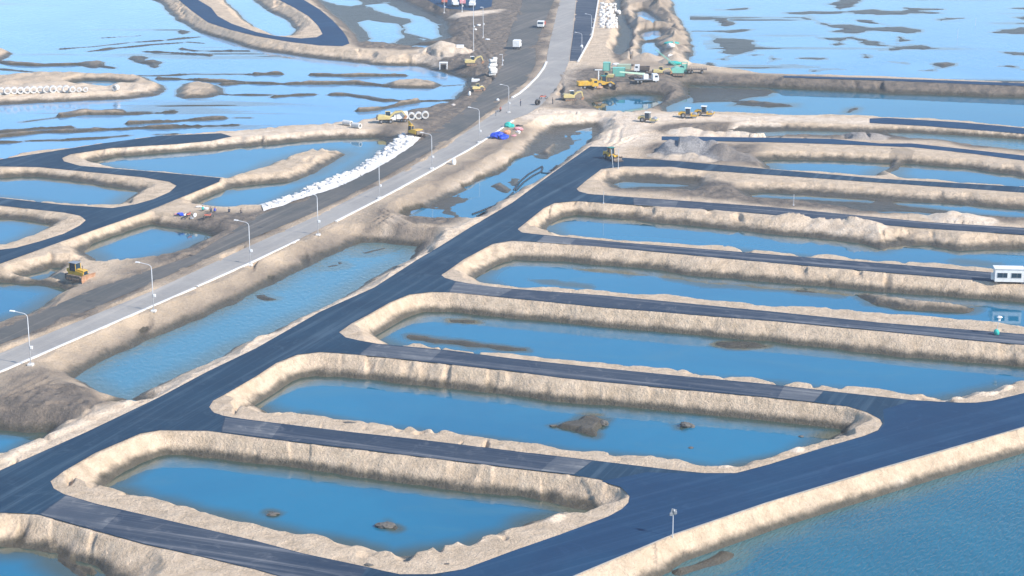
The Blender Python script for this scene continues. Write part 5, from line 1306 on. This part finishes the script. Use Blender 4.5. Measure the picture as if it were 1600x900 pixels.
# people
def person(label, pose, top, name='person'):
    me = bpy.data.meshes.new('person_rig')
    if pose == 'stand':
        J = {'pel': (0,0,.92,.14),'wst':(0,0,1.08,.13),'chs':(0,0,1.30,.155),'nck':(0,0,1.47,.065),'hd0':(0,.0,1.58,.09),'hd1':(0,.01,1.70,.085),
             'hl':(.09,0,.88,.09),'kl':(.10,.02,.48,.065),'al':(.11,0,.08,.045),'tl':(.12,.16,.04,.04),'hr':(-.09,0,.88,.09),'kr':(-.10,.05,.48,.065),'ar':(-.11,-.03,.08,.045),'tr':(-.12,.13,.04,.04),
             'sl':(.19,0,1.40,.065),'el':(.25,-.02,1.12,.047),'wl':(.26,.10,.88,.035),'fl':(.26,.13,.78,.03),'sr':(-.19,0,1.40,.065),'er':(-.25,-.02,1.12,.047),'wr':(-.24,.12,.90,.035),'fr':(-.24,.16,.81,.03)}
    else:
        J = {'pel': (0,-.15,.34,.15),'wst':(0,-.10,.50,.14),'chs':(0,.04,.70,.155),'nck':(0,.12,.85,.065),'hd0':(0,.16,.95,.09),'hd1':(0,.19,1.06,.085),
             'hl':(.10,-.12,.32,.10),'kl':(.17,.26,.46,.07),'al':(.15,.08,.08,.045),'tl':(.16,.24,.04,.04),'hr':(-.10,-.12,.32,.10),'kr':(-.17,.26,.46,.07),'ar':(-.15,.08,.08,.045),'tr':(-.16,.24,.04,.04),
             'sl':(.19,.06,.79,.065),'el':(.24,.26,.60,.047),'wl':(.16,.44,.50,.035),'fl':(.12,.52,.46,.03),'sr':(-.19,.06,.79,.065),'er':(-.24,.26,.60,.047),'wr':(-.16,.44,.50,.035),'fr':(-.12,.52,.46,.03)}
    K = list(J); E = [('pel','wst'),('wst','chs'),('chs','nck'),('nck','hd0'),('hd0','hd1'),('pel','hl'),('hl','kl'),('kl','al'),('al','tl'),('pel','hr'),('hr','kr'),('kr','ar'),('ar','tr'),('chs','sl'),('sl','el'),('el','wl'),('wl','fl'),('chs','sr'),('sr','er'),('er','wr'),('wr','fr')]
    me.from_pydata([J[k][:3] for k in K], [(K.index(a), K.index(b)) for a, b in E], [])
    o = bpy.data.objects.new('person_rig', me); COL.objects.link(o)
    md = o.modifiers.new('skin', 'SKIN'); 
    lay = me.skin_vertices[0] if len(me.skin_vertices) else None
    for i, k in enumerate(K):
        lay.data[i].radius = (J[k][3], J[k][3])
        lay.data[i].use_root = (k == 'pel')
    ss = o.modifiers.new('sub', 'SUBSURF'); ss.levels = 1; ss.render_levels = 1
    dg = bpy.context.evaluated_depsgraph_get(); em = bpy.data.meshes.new_from_object(o.evaluated_get(dg)); em.name = 'person'
    bpy.data.objects.remove(o); 
    em.materials.clear()
    for m_ in (SKN, top, DKC, BLK): em.materials.append(m_)
    zb = J['pel'][2]; zn = J['nck'][2]
    for p in em.polygons:
        c = p.center; p.use_smooth = True
        hand = min((c - Vector(J[k][:3])).length for k in ('fl','fr')) < .09
        p.material_index = 0 if (c.z > zn or hand) else 3 if c.z < .1 else 1 if (c.z > zb + .05 and not (pose != 'stand' and min((c - Vector(J[k][:3])).length for k in ('kl','kr')) < .12)) else 2
    ob = bpy.data.objects.new(name, em); COL.objects.link(ob); tag(ob, label, 'person')
    hb = MB().blob((J['hd1'][0], J['hd1'][1] - .015, J['hd1'][2] + .03), (.11, .12, .09), 2, .1).build('hair', BLK, ob)
    return ob
for px, py, rz, pose, top, lab in [
 (317,330,0,'crouch',TEA,'person in a teal top crouching first on the left at the pond edge'),
 (330,332,30,'crouch',DKC,'person in dark clothes crouching left of a close pair at the pond edge'),
 (335.5,332,-30,'crouch',BLU,'person in a blue top crouching right of a close pair at the pond edge'),
 (358,333,0,'crouch',DKC,'person in dark clothes crouching alone midway along the pond edge'),
 (377,334,10,'crouch',STL,'person in brown clothes crouching farthest right on the pond edge'),
 (813.5,166,60,'stand',DKC,'person in dark clothes walking where the sand track meets the highway'),
 (863.5,163,-60,'stand',STL,'person in brown clothes walking on the slope above the sand track'),
 (775,181,90,'stand',GRY,'person in grey clothes on the rubble verge left of the highway end')]:
    finish(person(lab, pose, top), px, py, rz, s=1.12)
# dumped wheel on the track
t = MB().ring((0, -.4, .9), (0, .4, .9), .9, .45, 18).build('dumped_tyre', BLK, bevel=0); tag(t, 'big dumped tyre standing where the highway meets the sand track', 'tyre'); put(t, 840, 164, 40, s=.9)

# ------------------------------------------------------------------ hoses, clods, plastic edge
def hose(label, pts, r):
    P = []
    for a, b in zip(pts[:-1], pts[1:]):
        for k in range(6): P.append((a[0] + (b[0] - a[0]) * k / 6, a[1] + (b[1] - a[1]) * k / 6))
    P.append(pts[-1]); W = []
    for x, y in P:
        g = G(x, y, .2); W.append((g[0], g[1], max(ground_z(*g), 0) + r * .9))
    o = MB().tube(W, r, 6).build('black_hose', HOSE, smooth=True); tag(o, label, 'hose', 'black hoses in the shallow channel')
hose('long black hose running down the channel beside the main road', [(738,335),(752,330),(772,322),(790,312),(802,301)], .24)
hose('second long black hose, closer to the road, down the channel', [(745,338),(762,331),(782,321),(800,308)], .2)
hose('black hose curving back from the rock islet, outer one', [(803,297),(812,284),(826,272),(840,264),(847,260)], .24)
hose('black hose curving back from the rock islet, inner one', [(806,298),(818,285),(832,275),(846,268),(848,262)], .24)
hose('thin black hose across the pools near the main road', [(846,270),(862,272),(878,257),(893,247)], .2)
for px, py, d, lab in [(1075,666,(.9,.7,.5),'dark mud clod standing in the pond right of the flat islet'),(603,822,(.9,.7,.5),'dark mud clod in the middle of the nearest pond'),(430,804,(1.0,.5,.25),'flat dark clod near the left side of the nearest pond'),
 (944,664,(.9,.7,.6),'round muddy lump on the right end of the flat islet'),(866,666,(.7,.4,.3),'small wet lump off the left tip of the flat islet'),(1082,700,(.5,.3,.2),'tiny dark lump near the lower right of the second pond'),
 (877,440,(.5,.4,.3),'tiny dark lump in the fourth pond'),(548,660,(1.0,.4,.15),'dark stone on the sand strip of the second pond'),(1251,682,(.4,.3,.2),'tiny dark speck at the right end of the second pond'),
 (697,882,(.4,.3,.2),'small dark stone on the sand near the street corner'),(575,883,(.6,.4,.2),'flat stone at the corner of the lower street'),
 (1340,404,(.7,.5,.4),'brown block on the sand strip above the upper street'),(97,220,(.5,.4,.3),'x')][:12]:
    blob_thing('mud_clod', lab, 'clod', CLOD, px, py, tuple(v * k for v, k in zip(d, (.8, .8, .6))), int(px), .9, sub=3)
print('objects', len(bpy.data.objects))

# ------------------------------------------------------------------ air
if HAZE:
    hm = bpy.data.materials.new('haze_air'); hm.use_nodes = True; nt = hm.node_tree; nt.nodes.clear()
    o_ = nt.nodes.new('ShaderNodeOutputMaterial'); v_ = nt.nodes.new('ShaderNodeVolumePrincipled')
    v_.inputs['Color'].default_value = (0.86, 0.93, 1.0, 1); v_.inputs['Density'].default_value = HAZE
    v_.inputs['Anisotropy'].default_value = 0.0
    nt.links.new(v_.outputs[0], o_.inputs['Volume'])
    bx = bpy.data.meshes.new('haze')
    x0, x1, y0, y1, z0, z1 = -15000, 15000, -3200, 6600, -3.5, 108
    bx.from_pydata([(x, y, z) for z in (z0, z1) for x, y in ((x0, y0), (x1, y0), (x1, y1), (x0, y1))], [],
                   [(3, 2, 1, 0), (4, 5, 6, 7), (0, 1, 5, 4), (1, 2, 6, 5), (2, 3, 7, 6), (3, 0, 4, 7)])
    bx.materials.append(hm)
    ho = bpy.data.objects.new('haze', bx); COL.objects.link(ho); ho['kind'] = 'stuff'
